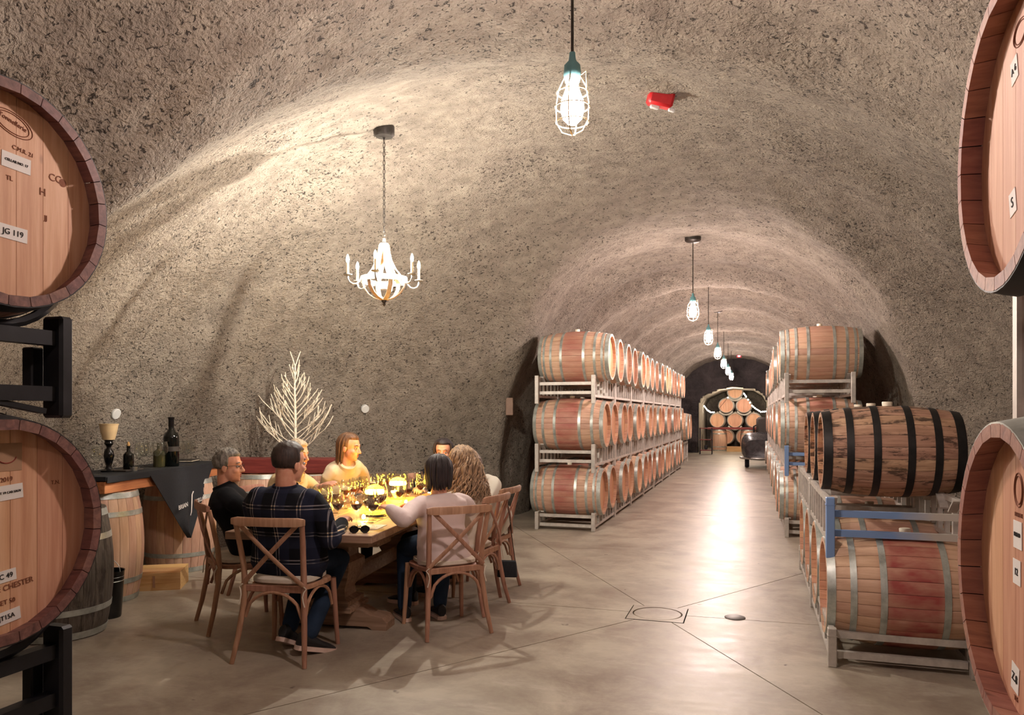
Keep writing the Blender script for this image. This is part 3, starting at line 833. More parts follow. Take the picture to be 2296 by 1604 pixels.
# fire alarm strobe on the vault
px = at(1485, 245, 5.7); z = roof_z(px.x, px.y)
t = thing('fire_alarm', 'red fire alarm strobe fixed to the vault beside the pendant', 'fire alarm', (px.x, px.y, z), R(20)); t.rotation_euler = (R(14), R(12), R(20))
b = MB(); b.box((0, 0, -.055), (.19, .15, .12), b=.02); b.build('housing', M['redplastic'], t)
b = MB(); b.box((.0, 0, .005), (.22, .17, .02), b=.006); b.build('back_box', M['iron'], t)
b = MB(); b.box((-.03, -.02, -.125), (.07, .05, .03), b=.008); b.build('strobe_lens', M['clearplastic'], t)
b = MB(); b.box((.10, -.02, -.12), (.05, .035, .028), b=.006); b.build('strobe_lens', M['clearplastic'], t)
# round white covers on the wall and a brown box at the tunnel mouth
def wall_hit(u, v):
    for i in range(200, 1400):
        p = at(u, v, i*.01)
        if roof_z(p.x, p.y) < p.z: return p
    return at(u, v, 9)
for (u, v, lab) in ((252, 925, 'white round speaker cover on wall over the candle holder'), (816, 915, 'white round speaker cover on wall behind the brown haired woman')):
    p = wall_hit(u, v); g_ = 1e-2
    nx = roof_z(p.x+g_, p.y)-roof_z(p.x-g_, p.y); ny = roof_z(p.x, p.y+g_)-roof_z(p.x, p.y-g_)
    nn = Vector((nx, ny, -2*g_)).normalized()
    b = MB(); b.lathe([(.0001, -.12), (.052, -.12), (.052, .010), (.046, .016), (.0001, .018)], 28)
    o = b.build('wall_speaker', M['white']); o.rotation_euler = nn.to_track_quat('Z', 'Y').to_euler(); o.location = p+nn*.04
    tag(o, lab, 'speaker', 'round covers on the dining wall')
p = wall_hit(1137, 912)
t = thing('junction_box', 'small brown electrical box on wall at the barrel tunnel mouth', 'electrical box', p, R(20))
b = MB(); b.box((0.03, 0, 0), (.10, .14, .24), b=.006); b.build('box', plain('box_brown', (138, 112, 96), .6), t, smooth=False)
b = MB(); b.tube([(.03, 0, .12), (.03, 0, .26), (0, .02, .32)], .012, 6); b.build('conduit', M['iron'], t)
# ------------------------------------------------------------ dining table (local x across, y along, origin at the near right corner on the floor)
TP = Vector((-2.26, 4.22, 0)); TL, TW, TH = 2.55, 1.0, .745; TR = R(7)
TT = Vector((-math.sin(TR), math.cos(TR), 0)); TN_ = Vector((-math.cos(TR), -math.sin(TR), 0))
def tp(a, l, z=TH): return TP+TN_*a+TT*l+Vector((0, 0, z))      # a: distance from the right edge, l: along
t = thing('dining_table', 'long wooden trestle dining table the party sits around', 'table', TP+TN_*TW/2+TT*TL/2, TR)
n = 5
for k in range(n):
    w_ = (TW-.004*(n-1))/n
    b = MB(); b.box((-TW/2+w_/2+k*(w_+.004), 0, TH-.025), (w_, TL-.24, .05), b=.003); 
    o = b.build('top_plank', M['tablewood'], t, smooth=False)
for sy in (-1, 1):
    b = MB(); b.box((0, sy*(TL/2-.059), TH-.025), (TW, .116, .05), b=.004); b.build('breadboard_end', M['tablewood'], t, smooth=False)
b = MB(); b.box((0, 0, TH-.085), (TW-.24, TL-.5, .07)); b.build('apron', M['tablewood'], t, smooth=False)
for sy in (-1, 1):
    y = sy*(TL/2-.62)
    b = MB()
    for (z, hw, hd) in ((.655, .36, .13),): b.box((0, y, z-.03), (2*hw, 2*hd, .08), b=.01)
    b.build('bolster', M['tablewood'], t, smooth=False)
    b = MB(); rings = []
    for z, r in ((.13, .17), (.16, .17), (.17, .145), (.20, .145), (.22, .105), (.27, .095), (.34, .125), (.42, .15), (.47, .15), (.50, .115), (.54, .115), (.55, .15), (.585, .15)):
        rings.append([(r, y-r, z), (r, y+r, z), (-r, y+r, z), (-r, y-r, z)])
    b.loft(rings); b.build('pedestal', M['tablewood'], t, smooth=False)
    b = MB(); pr = [(-.40, 0), (-.40, .05), (-.37, .085), (-.28, .10), (-.2, .135), (.2, .135), (.28, .10), (.37, .085), (.40, .05), (.40, 0), (.3, 0), (.26, .022), (-.26, .022), (-.3, 0)]
    b.loft([[(x, y-.085, z) for x, z in pr], [(x, y+.085, z) for x, z in pr]]); b.build('foot', M['tablewood'], t, smooth=False)
b = MB(); b.box((0, 0, .30), (.06, TL-1.3, .12), b=.01); b.build('stretcher', M['tablewood'], t, smooth=False)

# ------------------------------------------------------------ cross-back chairs
def chair_proto():
    t = thing('dining_chair', 'x', 'chair')
    wd = M['darkwood']
    b = MB(); rings = []
    for z, s in ((.43, .97), (.435, 1), (.455, 1), (.462, .97)):
        ring = []
        for k in range(28):
            a = 2*math.pi*k/28; c, s_ = math.cos(a), math.sin(a)
            x = .215*math.copysign(abs(c)**.55, c)*s; y = .205*math.copysign(abs(s_)**.55, s_)*s
            ring.append((x*(1+.10*(y/.2)), y, z))
        rings.append(ring)
    b.loft(rings); b.build('seat', wd, t)
    b = MB(); rings = []
    for z, s in ((.463, .90), (.475, .98), (.495, .98), (.507, .88)):
        rings.append([(.205*math.copysign(abs(math.cos(a))**.6, math.cos(a))*s, .195*math.copysign(abs(math.sin(a))**.6, math.sin(a))*s, z) for a in [2*math.pi*k/28 for k in range(28)]])
    b.loft(rings); b.build('seat_cushion', M['cushion'], t)
    for s in (-1, 1):
        b = MB(); b.tube([(s*.235, -.285, 0), (s*.215, -.245, .16), (s*.198, -.213, .34), (s*.193, -.205, .46), (s*.195, -.215, .58), (s*.205, -.245, .72), (s*.215, -.275, .85)], [.014, .017, .019, .019, .018, .017, .015], 10)
        b.build('rear_leg', wd, t)
        b = MB(); b.tube([(s*.225, .215, 0), (s*.215, .20, .2), (s*.205, .185, .44)], [.014, .017, .019], 10); b.build('front_leg', wd, t)
        # crossing straps of the back
        q = []
        for k in range(9):
            f = k/8; x = s*(-.20+.385*f); z = .47+(.845-.47)*f
            q.append((x, -.222-.062*f-.018*math.sin(math.pi*f)+s*.004, z))
        b = MB(); b.tube(q, .0145, 8, flat=.5, up=(0, 1, 0)); b.build('cross_strap', wd, t)
    # curved top rail
    b = MB(); rings = []
    for k in range(13):
        f = k/12*2-1; x = f*.235; y = -.285-.028*(1-f*f); h = .026 if abs(f) < .95 else .018
        zc = .862
        rings.append([(x, y-.010, zc-h), (x, y+.010, zc-h), (x, y+.012, zc+h*.6), (x, y+.006, zc+h), (x, y-.006, zc+h), (x, y-.012, zc+h*.6)])
    b.loft(rings); b.build('top_rail', wd, t)
    b = MB(); b.box((0, -.207, .445), (.37, .022, .04), b=.004); b.build('back_rail', wd, t, smooth=False)
    def arch(p0, p1, name='arch_brace'):
        p0, p1 = Vector(p0), Vector(p1); q = []
        for k in range(13):
            f = k/12; p = p0.lerp(p1, f); z = .27+.155*math.sin(math.pi*f)**.45; q.append((p.x, p.y, z))
        b = MB(); b.tube(q, .0105, 7); b.build(name, wd, t)
    arch((-.185, -.215, 0), (.185, -.215, 0)); arch((-.19, .185, 0), (.19, .185, 0))
    arch((-.195, -.19, 0), (-.20, .175, 0)); arch((.195, -.19, 0), (.20, .175, 0))
    for s in (-1, 1):
        b = MB(); b.tube([(s*.17, -.19, .485), (s*.20, -.228, .470), (s*.218, -.225, .455), (s*.205, -.235, .435), (s*.20, -.24, .41), (s*.205, -.24, .38), (s*.215, -.242, .35)], .004, 6); b.build('cushion_tie', M['cushion'], t)
    return t
M['cushion'] = plain('cream_cushion', (214, 204, 190), .85)
CHAIRS = [
    (-3.50, 4.62, (.65, .76), 'dark shaded chair of the woman in the black jacket'),
    (-2.79, 4.14, (-.12, .99), 'crossback chair of the man in the plaid shirt, back to camera'),
    (-3.86, 5.50, (1, .0), 'crossback chair of the fair-haired person behind the plaid man'),
    (-3.92, 6.40, (.93, -.35), 'crossback chair of the brown haired woman in cream shirt'),
    (-3.20, 6.98, (.08, -1), 'crossback chair at the far table end with its rail showing'),
    (-2.08, 4.95, (-.70, .71), 'crossback chair of the woman in the pinkish white sweater'),
    (-2.16, 5.54, (-1, .10), 'crossback chair of the curly haired woman'),
    (-2.25, 6.14, (-1, .05), 'crossback chair with the black purse hanging behind it')]
c0 = chair_proto()
for i, (x, y, f, lab) in enumerate(CHAIRS):
    rz = math.atan2(-f[0], f[1])
    if i == 0: c0.location = (x, y, 0); c0.rotation_euler = (0, 0, rz); c0['label'] = lab; c0['group'] = 'crossback chairs round the table'
    else: dup(c0, None, (x, y, 0), rz, lab)

# ------------------------------------------------------------ people
DG = None
def remesh(mb, vox, name, mat, smooth=6, disp=0, dscale=8, seed=0):
    me = bpy.data.meshes.new(name); me.from_pydata(mb.v, [], mb.f); me.update()
    import bmesh
    bm = bmesh.new(); bm.from_mesh(me); bmesh.ops.recalc_face_normals(bm, faces=bm.faces); bm.to_mesh(me); bm.free()
    o = bpy.data.objects.new('tmp_shape', me); COL.objects.link(o)
    m = o.modifiers.new('r', 'REMESH'); m.mode = 'VOXEL'; m.voxel_size = vox; m.use_smooth_shade = True
    if smooth:
        s = o.modifiers.new('s', 'SMOOTH'); s.factor = .5; s.iterations = smooth
    dg = bpy.context.evaluated_depsgraph_get(); out = bpy.data.meshes.new_from_object(o.evaluated_get(dg), depsgraph=dg)
    bpy.data.objects.remove(o); bpy.data.meshes.remove(me)
    out.name = name; out.materials.clear(); out.materials.append(mat)
    if disp:
        n = len(out.vertices); co = np.empty(n*3, 'f'); out.vertices.foreach_get('co', co); co = co.reshape(-1, 3)
        nr = np.empty(n*3, 'f'); out.vertices.foreach_get('normal', nr); nr = nr.reshape(-1, 3)
        rg = np.random.default_rng(seed); d = np.zeros(n)
        for _ in range(10):
            k = rg.normal(size=3)*dscale*np.array([1, 1, .6]); d += np.abs(np.sin(co@k+rg.random()*6.28))
        d = (d/10-.6)*disp*3
        out.vertices.foreach_set('co', (co+nr*d[:, None]).ravel().astype('f'))
    out.shade_smooth(); out.update(); return out
def caps(mb, pts, rads, seg=14, flat=1.0, up=(0, 0, 1)):
    """tapering limb with round ends"""
    P = [Vector(p) for p in pts]
    d0 = (P[0]-P[1]).normalized(); d1 = (P[-1]-P[-2]).normalized()
    pp = [P[0]+d0*rads[0]*.95, P[0]+d0*rads[0]*.7]+P+[P[-1]+d1*rads[-1]*.7, P[-1]+d1*rads[-1]*.95]
    rr = [rads[0]*.3, rads[0]*.72]+list(rads)+[rads[-1]*.72, rads[-1]*.3]
    mb.tube(pp, rr, seg, flat=flat, up=up)
def lerpv(a, b, f): return Vector(a)*(1-f)+Vector(b)*f
def mat_skin(name, rgb):
    t = NT(name); c = t.coord(); n = t.noise(c, 30, 3)
    a = lin(*rgb); d = lin(int(rgb[0]*.93), int(rgb[1]*.82), int(rgb[2]*.8))
    return t.fin(t.mix(t.ramp(n, (.35, 0), (.7, .5)), a, d), .5, 0, t.bump(n, .1, .001), Subsurface_Weight=.08, Subsurface_Radius=(.02, .008, .004))
def mat_cloth(name, rgb, var=.15, rough=.85, sc=90):
    t = NT(name); c = t.coord(); n = t.noise(c, 6, 3); f = t.noise(c, sc, 2)
    a = lin(*rgb); lo = tuple(x*(1-var) for x in a[:3])+(1,)
    return t.fin(t.ramp(n, (.35, lo), (.65, a)), rough, 0, t.bump(f, .35, .002), Specular_IOR_Level=.2)
def mat_hair(name, c1, c2):
    t = NT(name); c = t.coord(); n = t.noise(t.mapping(c, (34, 34, 5)), 2.2, 4, .6, .3)
    return t.fin(t.ramp(n, (.32, lin(*c1)), (.68, lin(*c2))), .58, 0, t.bump(n, .5, .004))
def mat_plaid():
    t = NT('plaid_flannel'); c = t.coord(); s = t.node('ShaderNodeSeparateXYZ'); t.set(s.inputs[0], c)
    def band(v, per, off, wd):
        f = t.math('FRACT', t.math('ADD', t.math('DIVIDE', v, per), off))
        return t.math('LESS_THAN', t.math('ABSOLUTE', t.math('SUBTRACT', f, .5)), wd/per/2)
    x = t.math('ADD', s.outputs[0], 0); z = s.outputs[2]
    base = t.mix(t.math('MULTIPLY', band(x, .16, .25, .07), .6), lin(14, 15, 22), lin(34, 38, 60))
    base = t.mix(t.math('MULTIPLY', band(z, .17, .3, .07), .5), base, lin(38, 42, 62))
    w1 = t.math('MAXIMUM', band(x, .16, .56, .007), band(x, .16, .44, .007))
    w2 = t.math('MAXIMUM', band(z, .17, .06, .007), band(z, .17, .94, .007))
    nz = t.ramp(t.noise(c, 9, 3), (.42, .1), (.62, .7))
    col = t.mix(t.math('MULTIPLY', t.math('MAXIMUM', w1, w2), nz), base, lin(150, 146, 152))
    col = t.mix(t.math('MULTIPLY', t.math('MULTIPLY', w1, w2), .8), col, lin(226, 200, 160))
    return t.fin(col, .9, 0, t.bump(t.noise(c, 100, 2), .35, .002), Specular_IOR_Level=.2)
M['eye'] = plain('eye_white', (186, 178, 172), .2, var=.02, bump=0)
M['iris'] = plain('iris_dark', (52, 36, 26), .15, bump=0)
M['brow'] = plain('eyebrow_brown', (74, 54, 44), .8)
M['lips'] = plain('lip_pink', (186, 98, 88), .4, bump=0)
M['shoe'] = plain('shoe_black', (24, 24, 28), .6); M['sole'] = plain('shoe_sole_pale', (224, 198, 186), .6)
M['denim'] = mat_cloth('blue_denim', (38, 54, 76), .35); M['darkcloth'] = mat_cloth('dark_trousers', (22, 24, 32), .2)

def hand(mb, wrist, palmdir, up, side, curl=.6, s=1.0, spread=.10):
    """palm with five fingers; palmdir: wrist to knuckles, up: back of the hand, side: +1 thumb on the local right"""
    d = Vector(palmdir).normalized(); u = Vector(up); u = (u-d*u.dot(d)).normalized(); r = d.cross(u)*side
    W = Vector(wrist); K = W+d*.088*s
    rings = []
    for f, hw, ht in ((-.01, .020, .016), (.015, .027, .017), (.05, .037, .016), (.082, .040, .014), (.092, .036, .010)):
        c = W+d*f*s; ring = []
        for k in range(14):
            a = 2*math.pi*k/14; ring.append(c+r*hw*s*math.cos(a)+u*ht*s*math.sin(a))
        rings.append(ring)
    mb.loft(rings)
    for i, (off, L) in enumerate(((.029, .072), (.0098, .080), (-.0098, .075), (-.029, .060))):
        p = K+r*off*s-d*.012*s; dd = (d+r*off*spread*40*.3).normalized(); uu = u
        pts = [p]; cur = 0
        for seg_, bend in ((.45, .35), (.30, .9), (.25, .8)):
            cur += curl*bend*(1+.15*i); q = dd*math.cos(cur)-uu*math.sin(cur); pts.append(pts[-1]+q*L*seg_*s)
        caps(mb, pts, [.0092*s, .0086*s, .008*s, .0068*s], 8)
    p = W+d*.022*s+r*.022*s; q = (d*.55+r*.8-u*.25).normalized(); q2 = (d*.9+r*.35-u*.4).normalized()
    caps(mb, [p, p+q*.036*s, p+q*.036*s+q2*.03*s, p+q*.036*s+q2*.05*s], [.014*s, .011*s, .0095*s, .008*s], 8)

def person(label, loc, f, skin, top, legs, hairc, spec, name='person'):
    rz = math.atan2(-f[0], f[1]); P = thing(name, label, 'person', (loc[0], loc[1], 0), rz, 'people round the dining table')
    Rm = Matrix.Rotation(-rz, 3, 'Z')
    def loc_(p): return Rm @ (Vector(p)-Vector((loc[0], loc[1], 0)))     # world point to the person's own frame
    s = spec; seatz = .51; lean = s.get('lean', .1); sl = s.get('side', 0.0); sh = s.get('sh', .18); bw = s.get('bw', 1.0)
    twist = s.get('twist', 0)
    pel = Vector((0, -.03, seatz+.09))
    hc = loc_(s['head']); lk = (Rm @ Vector(s['look'])).normalized()
    nt = hc-Vector((0, 0, s.get('nl', .165)))-Vector((lk.x, lk.y, 0))*.035; nt = nt-Vector((0, 1, 0))*s.get('nb', .0)
    up = nt-pel; TLn = up.length; up.normalize()
    if TLn > .53: pel = nt-up*.53; TLn = .53
    fwd = Vector((0, 1, 0)); fwd = (fwd-up*fwd.dot(up)).normalized(); rt = fwd.cross(up)
    rt = Matrix.Rotation(twist, 3, up) @ rt
    def sp(h, bend=0): return pel+up*h+fwd*(bend)
    hump = s.get('hump', .0)
    shc = pel+up*(TLn-.03)+fwd*(-hump*.5)
    neck0 = pel+up*(TLn+.0)+fwd*.01
    hs = s.get('hs', 1.0)
    # head axes
    hf = Rm @ Vector(s.get('look', (f[0], f[1], 0))); hf.normalize()
    hu = Vector((0, 0, 1))+hf*0; hu = (hu-hf*hu.dot(hf)).normalized(); hr = hf.cross(hu)
    tilt = s.get('tilt', 0); 
    if tilt: q = Matrix.Rotation(tilt, 3, hf); hu = q @ hu; hr = q @ hr
    HM = Matrix((hr*hs, hf*hs, hu*hs)).transposed().to_4x4(); HM.translation = hc
    H = lambda x, y, z: HM @ Vector((x, y, z))
    hb = MB()      # body: head, neck, trunk, arms, hands, legs as one surface
    def E(c, r): hb.ell((0, 0, 0), r, 18, 12, HM @ Matrix.Translation(c))
    E((0, -.012, .035), (.074, .092, .086)); E((0, .022, -.035), (.060, .066, .080)); E((0, .040, -.078), (.038, .044, .032))
    caps(hb, [H(-.025, .068, .028), H(.025, .068, .028)], [.018*hs]*2, 8)
    caps(hb, [H(0, .080, .016), H(0, .096, -.012), H(0, .104, -.026)], [.0095*hs, .0105*hs, .0135*hs], 8)
    for q in (-1, 1):
        E((q*.011, .092, -.031), (.008, .011, .007)); E((q*.034, .052, -.028), (.024, .028, .024)); E((q*.076, -.008, -.012), (.008, .020, .030)); 
    caps(hb, [H(-.018, .080, -.056), H(.018, .080, -.056)], [.0075*hs]*2, 8); caps(hb, [H(-.015, .078, -.066), H(.015, .078, -.066)], [.0085*hs]*2, 8)
    E((0, .070, -.094), (.018, .016, .014))
    nk = s.get('nk', .052)
    caps(hb, [neck0-up*.09, neck0-up*.03, neck0.lerp(H(0, -.028, -.05), .5), H(0, -.028, -.03)], [nk*1.45, nk*1.2, nk*1.0, nk*.98], 16)
    def torso(mb, g, z0=-.09, hem=0, open_=0):
        rings = []
        rows = [(-.10, .150, .105, 0), (-.03, .168*1.0, .118, 0), (.06, .158, .112, .0), (.16, .146, .104, .004), (.26, .155, .110, -.002-hump*.4), (.34, .17, .115, -.01-hump), (.40, .168, .105, -.012-hump), (.44, .135, .082, -.012-hump*.8), (.475, .085, .062, -.005), (.495, .055, .05, 0)]
        for z, a, b_, yb in rows:
            k = TLn/.47; c = pel+up*z*k+fwd*yb; a = a*bw*(sh/.18); b_ = b_*s.get('dp', 1.0)
            ring = []
            for j in range(28):
                an = 2*math.pi*j/28; cs, sn = math.cos(an), math.sin(an)
                ring.append(c+rt*(a+g)*math.copysign(abs(cs)**.85, cs)+fwd*(b_+g)*math.copysign(abs(sn)**.9, sn))
            rings.append(ring)
        mb.loft(rings)
    torso(hb, -.006)
    arms = {}
    for q, key in ((-1, 'L'), (1, 'R')):
        S0 = pel+up*(TLn*.47/.47-.055)+rt*q*(sh*.98)+fwd*(-.01-hump*.8); a = s.get(key, {})
        el = loc_(a['el']) if 'el' in a else S0+rt*q*.05+Vector((0, .06, -.27))
        wr = loc_(a['wr']) if 'wr' in a else el+Vector((-q*.06, .22, .06))
        arms[key] = (S0, el, wr, a)
        S1 = S0-rt*q*.045
        caps(hb, [S1, lerpv(S0, el, .35), el], [.050, .043, .034], 12)
        caps(hb, [el, lerpv(el, wr, .35), wr], [.036, .035, .0235], 12)
        hd_ = Rm @ Vector(a['dir']) if 'dir' in a else (wr-el)
        hu_ = Rm @ Vector(a['up']) if 'up' in a else Vector((0, 0, 1))
        hand(hb, wr, hd_, hu_, q*-1, a.get('curl', .5))
    lg = {}
    for q, key in ((-1, 'LL'), (1, 'RL')):
        a = s.get(key, {}); hp = Vector((q*.09, .0, seatz+.075)); kn = loc_(a['kn']) if 'kn' in a else Vector((q*.13, .42, .50)); an = loc_(a['an']) if 'an' in a else Vector((q*.14, .40, .085))
        lg[key] = (hp, kn, an, a)
        caps(hb, [hp, lerpv(hp, kn, .5), kn], [.078, .068, .052], 12); caps(hb, [kn, lerpv(kn, an, .3), an], [.05, .051, .034], 12)
    link('body', remesh(hb, .0058, 'body', skin, 2), P)
    # face details
    for q in (-1, 1):
        b = MB(); b.ell((0, 0, 0), (.0112, .0115, .0085), 12, 8, HM @ Matrix.Translation((q*.0315, .0705, .004))); e = b.build('eye', M['eye'], P)
        b = MB(); b.ell((0, 0, 0), (.0062, .003, .0062), 10, 6, HM @ Matrix.Translation((q*.0315, .0808, .004))); b.build('iris', M['iris'], e)
        b = MB(); caps(b, [H(q*.014, .083, .028), H(q*.032, .082, .034), H(q*.050, .066, .026)], [.003*hs, .0035*hs, .002*hs], 6); b.build('eyebrow', s.get('browm', M['brow']), P)
    b = MB(); caps(b, [H(-.022, .076, -.0575), H(-.008, .0878, -.054), H(0, .0885, -.056), H(.008, .0878, -.054), H(.022, .076, -.0575)], [.002, .0045, .004, .0045, .002], 6)
    caps(b, [H(-.020, .076, -.061), H(0, .0875, -.067), H(.020, .076, -.061)], [.002, .0055, .002], 6); b.build('lips', M['lips'], P)
    # top garment
    g = s.get('ease', .014); b = MB(); torso(b, g)
    cu = s.get('cuff', .93)
    for key, q in (('L', -1), ('R', 1)):
        S0, el, wr, a = arms[key]; S1 = S0-rt*q*.05
        k = s.get('slv', 1.0)
        caps(b, [S1, lerpv(S0, el, .3), el], [.066*k, .060*k, .050*k], 14)
        caps(b, [el, lerpv(el, wr, .4), lerpv(el, wr, cu)], [.052*k, .050*k, .036*k], 14)
    if s.get('hem'):       # hem hanging over the hips
        rings = []
        for z, a_, b_ in ((-.02, .185, .135), (-.10, .195, .150), (-.14, .19, .15)):
            c = pel+up*z*1.0; rings.append([c+rt*a_*bw*math.cos(2*math.pi*j/28)+fwd*b_*math.sin(2*math.pi*j/28) for j in range(28)])
        b.loft(rings)
    tg = link(s.get('topname', 'shirt'), remesh(b, .0085, 'top', top, 5, s.get('wr_', .006), 9, len(label)), P)
    if s.get('collar'):
        b = MB(); rings = []
        for h, r_, w_ in ((-.03, .088, .012), (.012, .076, .010), (.040, .074, .008), (.038, .079, .006), (.0, .090, .006), (-.02, .100, 0)):
            c = neck0+up*h+fwd*(-.004); rings.append([c+rt*(r_)*math.cos(2*math.pi*j/24)+fwd*(r_*.92)*math.sin(2*math.pi*j/24) for j in range(24)])
        b.loft(rings, cap=False); b.build('collar', top, tg)
    # trousers and shoes
    b = MB()
    rings = []
    for z, a_, b_ in ((-.10, .15, .10), (-.04, .178, .13), (.04, .172, .125), (.09, .160, .118)):
        c = pel+Vector((0, 0, z)); rings.append([c+Vector((a_*bw*math.cos(2*math.pi*j/24), b_*math.sin(2*math.pi*j/24), 0)) for j in range(24)])
    b.loft(rings)
    for key in ('LL', 'RL'):
        hp, kn, an, a = lg[key]
        caps(b, [hp, lerpv(hp, kn, .5), kn], [.094, .082, .066], 14); caps(b, [kn, lerpv(kn, an, .3), lerpv(kn, an, .96)], [.064, .062, .052], 14)
    link('trousers', remesh(b, .0095, 'trousers', legs, 4, .004, 10), P)
    for key in ('LL', 'RL'):
        hp, kn, an, a = lg[key]; fd = Rm @ Vector(a['foot']) if 'foot' in a else Vector((0, 1, 0)); fd.normalize(); pitch = a.get('pitch', 0)
        sd = fd.cross(Vector((0, 0, 1))); A = Vector((an.x, an.y, max(an.z, .085)))
        m = Matrix((sd, fd, Vector((0, 0, 1)))).transposed() @ Matrix.Rotation(pitch, 3, 'X')
        def F(x, y, z): return A+m @ Vector((x, y, z))
        b = MB(); rings = []
        for y, hw, top_ in ((-.065, .018, .0), (-.058, .032, .02), (-.02, .036, .035), (.04, .038, .005), (.10, .046, -.02), (.16, .044, -.035), (.195, .030, -.048), (.205, .014, -.055)):
            ring = []
            for j in range(12):
                an_ = 2*math.pi*j/12; zc = (top_-.064)/2; hh = (top_+.064)/2; ring.append(F(hw*math.cos(an_), y, zc+hh*math.sin(an_)))
            rings.append(ring)
        b.loft(rings); sh_ = b.build('shoe', M['shoe'], P)
        b = MB(); rings = []
        for z in (-.085, -.058):
            ring = []
            for y, hw in ((-.072, .014), (-.06, .034), (.0, .038), (.09, .049), (.16, .046), (.2, .03), (.212, .01)): ring.append(F(hw, y, z))
            for y, hw in ((.212, .01), (.2, .03), (.16, .046), (.09, .049), (.0, .038), (-.06, .034), (-.072, .014)): ring.append(F(-hw, y, z))
            rings.append(ring)
        b.loft(rings); b.build('sole', M['sole'], sh_)
    # hair
    hk = s['hair']; rn = random.Random(len(label)); T = MB()
    th = hk.get('th', .012); hl = hk.get('line', .05); low = hk.get('low', -.05); gb = MB()
    SG, RG = 40, 28
    vs = []; fs = []
    C0 = Vector((0, -.012, .03))
    for i in range(1, RG):
        ph = math.pi*i/RG
        for j in range(SG):
            a = 2*math.pi*j/SG; dx, dy, dz = math.sin(ph)*math.cos(a), math.sin(ph)*math.sin(a), math.cos(ph)
            # hair line: face opening where dy is large and dz below the hairline
            line = hl+.55*max(0, dy)-hk.get('temple', .2)*(1-abs(dy))
            zz = dz*.09
            face = max(0., min(1., (dy-.18)/.25))*max(0., min(1., (hk.get('fz', .62)-dz)/.18))
            below = max(0., min(1., (low-zz)/.02)) if dy < .3 else 1. if zz < low else 0.
            k = 1-max(face, below)
            nn = noise.noise(Vector((dx*hk.get('nf', 5), dy*hk.get('nf', 5), dz*hk.get('nf', 5)+len(label))))*hk.get('nz', .006)
            t_ = th*(1+.25*max(0, dz))+nn
            sc = (.074+t_)*k+.060*(1-k); sy = (.092+t_)*k+.072*(1-k); sz = (.086+t_)*k+.068*(1-k)
            vs.append((dx*sc, dy*sy+C0.y, dz*sz+C0.z+.004))
    vs += [(0, C0.y, C0.z+.088+th*1.2), (0, C0.y, C0.z-.068)]; TT_ = len(vs)-2
    for i in range(RG-2):
        for j in range(SG): fs.append((i*SG+j, (i+1)*SG+j, (i+1)*SG+(j+1) % SG, i*SG+(j+1) % SG))
    for j in range(SG): fs.append((TT_, j, (j+1) % SG)); fs.append((TT_+1, (RG-2)*SG+(j+1) % SG, (RG-2)*SG+j))
    T.add(vs, fs, HM)
    if hk.get('long'):
        Ln = hk['long']; N = hk.get('n', 90); wv = hk.get('wave', 0)
        for k in range(N):
            a = R(hk.get('a0', 150))+R(hk.get('a1', 390)-hk.get('a0', 150))*(k+rn.random())/N       # around the back of the head
            ca, sa = math.cos(a), math.sin(a); lay = rn.uniform(.82, 1.06)
            pts = []; rr = []; M_ = 12 if not wv else 26
            ln = Ln*rn.uniform(.82, 1.05); ph0 = rn.random()*6.28; wf = rn.uniform(.8, 1.2)
            for i in range(M_):
                f_ = i/(M_-1)
                if f_ < .3:
                    q = f_/.3*math.pi/2; rad = math.sin(.35+q*.8)/math.sin(.35+math.pi/2*.8); z = .03+(.088+th)*math.cos(.35+q*.8); px_, py_ = (.078+th)*rad, (.095+th)*rad
                    zend = z
                else:
                    g_ = (f_-.3)/.7; px_, py_ = (.078+th)*(1-.10*g_+hk.get('flare', 0)*g_), (.095+th)*(1-.12*g_+hk.get('flare', 0)*g_); z = zend-ln*g_
                w1 = wv*min(1, f_*2)*math.sin(f_*ln*hk.get('wfq', 95)*wf+ph0); w2 = wv*min(1, f_*2)*math.cos(f_*ln*hk.get('wfq', 95)*wf+ph0)
                p = Vector((ca*px_*lay+w1, sa*py_*lay-.012+w2*.7, z))
                if f_ > .3: p += Vector((0, 0, 0))
                pw = HM @ p
                # locks fall straight down below the ears
                if f_ > .5: pw = Vector((pw.x, pw.y, (HM @ Vector((0, 0, 0))).z+(z)*hs)) if abs(tilt) < .01 else pw
                pts.append(pw); rr.append(hk.get('r', .010)*(1-.75*max(0, f_-.6)/.4)*rn.uniform(.8, 1.1))
            T.tube(pts, rr, 6)
    hm = T.mesh('hair', hairc, True, 0); link('hair', hm, P)
    if s.get('glasses'):
        b = MB()
        for q in (-1, 1):
            b.tube([H(q*.033+.021*math.cos(a), .094, .002+.015*math.sin(a)) for a in [2*math.pi*i/18 for i in range(18)]], .0013, 5, closed=True)
            b.tube([H(q*.054, .093, .008), H(q*.074, .06, .010), H(q*.080, .0, .004), H(q*.080, -.02, -.012)], .0014, 5)
        b.tube([H(-.012, .094, .004), H(0, .098, .008), H(.012, .094, .004)], .0014, 5); b.build('glasses', M['ink'], P)
    return P, loc_, H, HM
skinA = mat_skin('skin_light', (226, 168, 140)); skinB = mat_skin('skin_warm', (212, 154, 128))
hairGrey = mat_hair('grey_hair', (62, 58, 56), (158, 152, 144)); hairDark = mat_hair('dark_brown_hair', (30, 20, 18), (64, 46, 40))
hairFair = mat_hair('ash_blond_hair', (130, 110, 88), (206, 190, 164)); hairBrown = mat_hair('light_brown_hair', (70, 48, 34), (128, 92, 64))
hairBlack = mat_hair('black_hair', (22, 16, 18), (52, 40, 42)); hairCurl = mat_hair('curly_brown_hair', (84, 62, 48), (196, 164, 130))
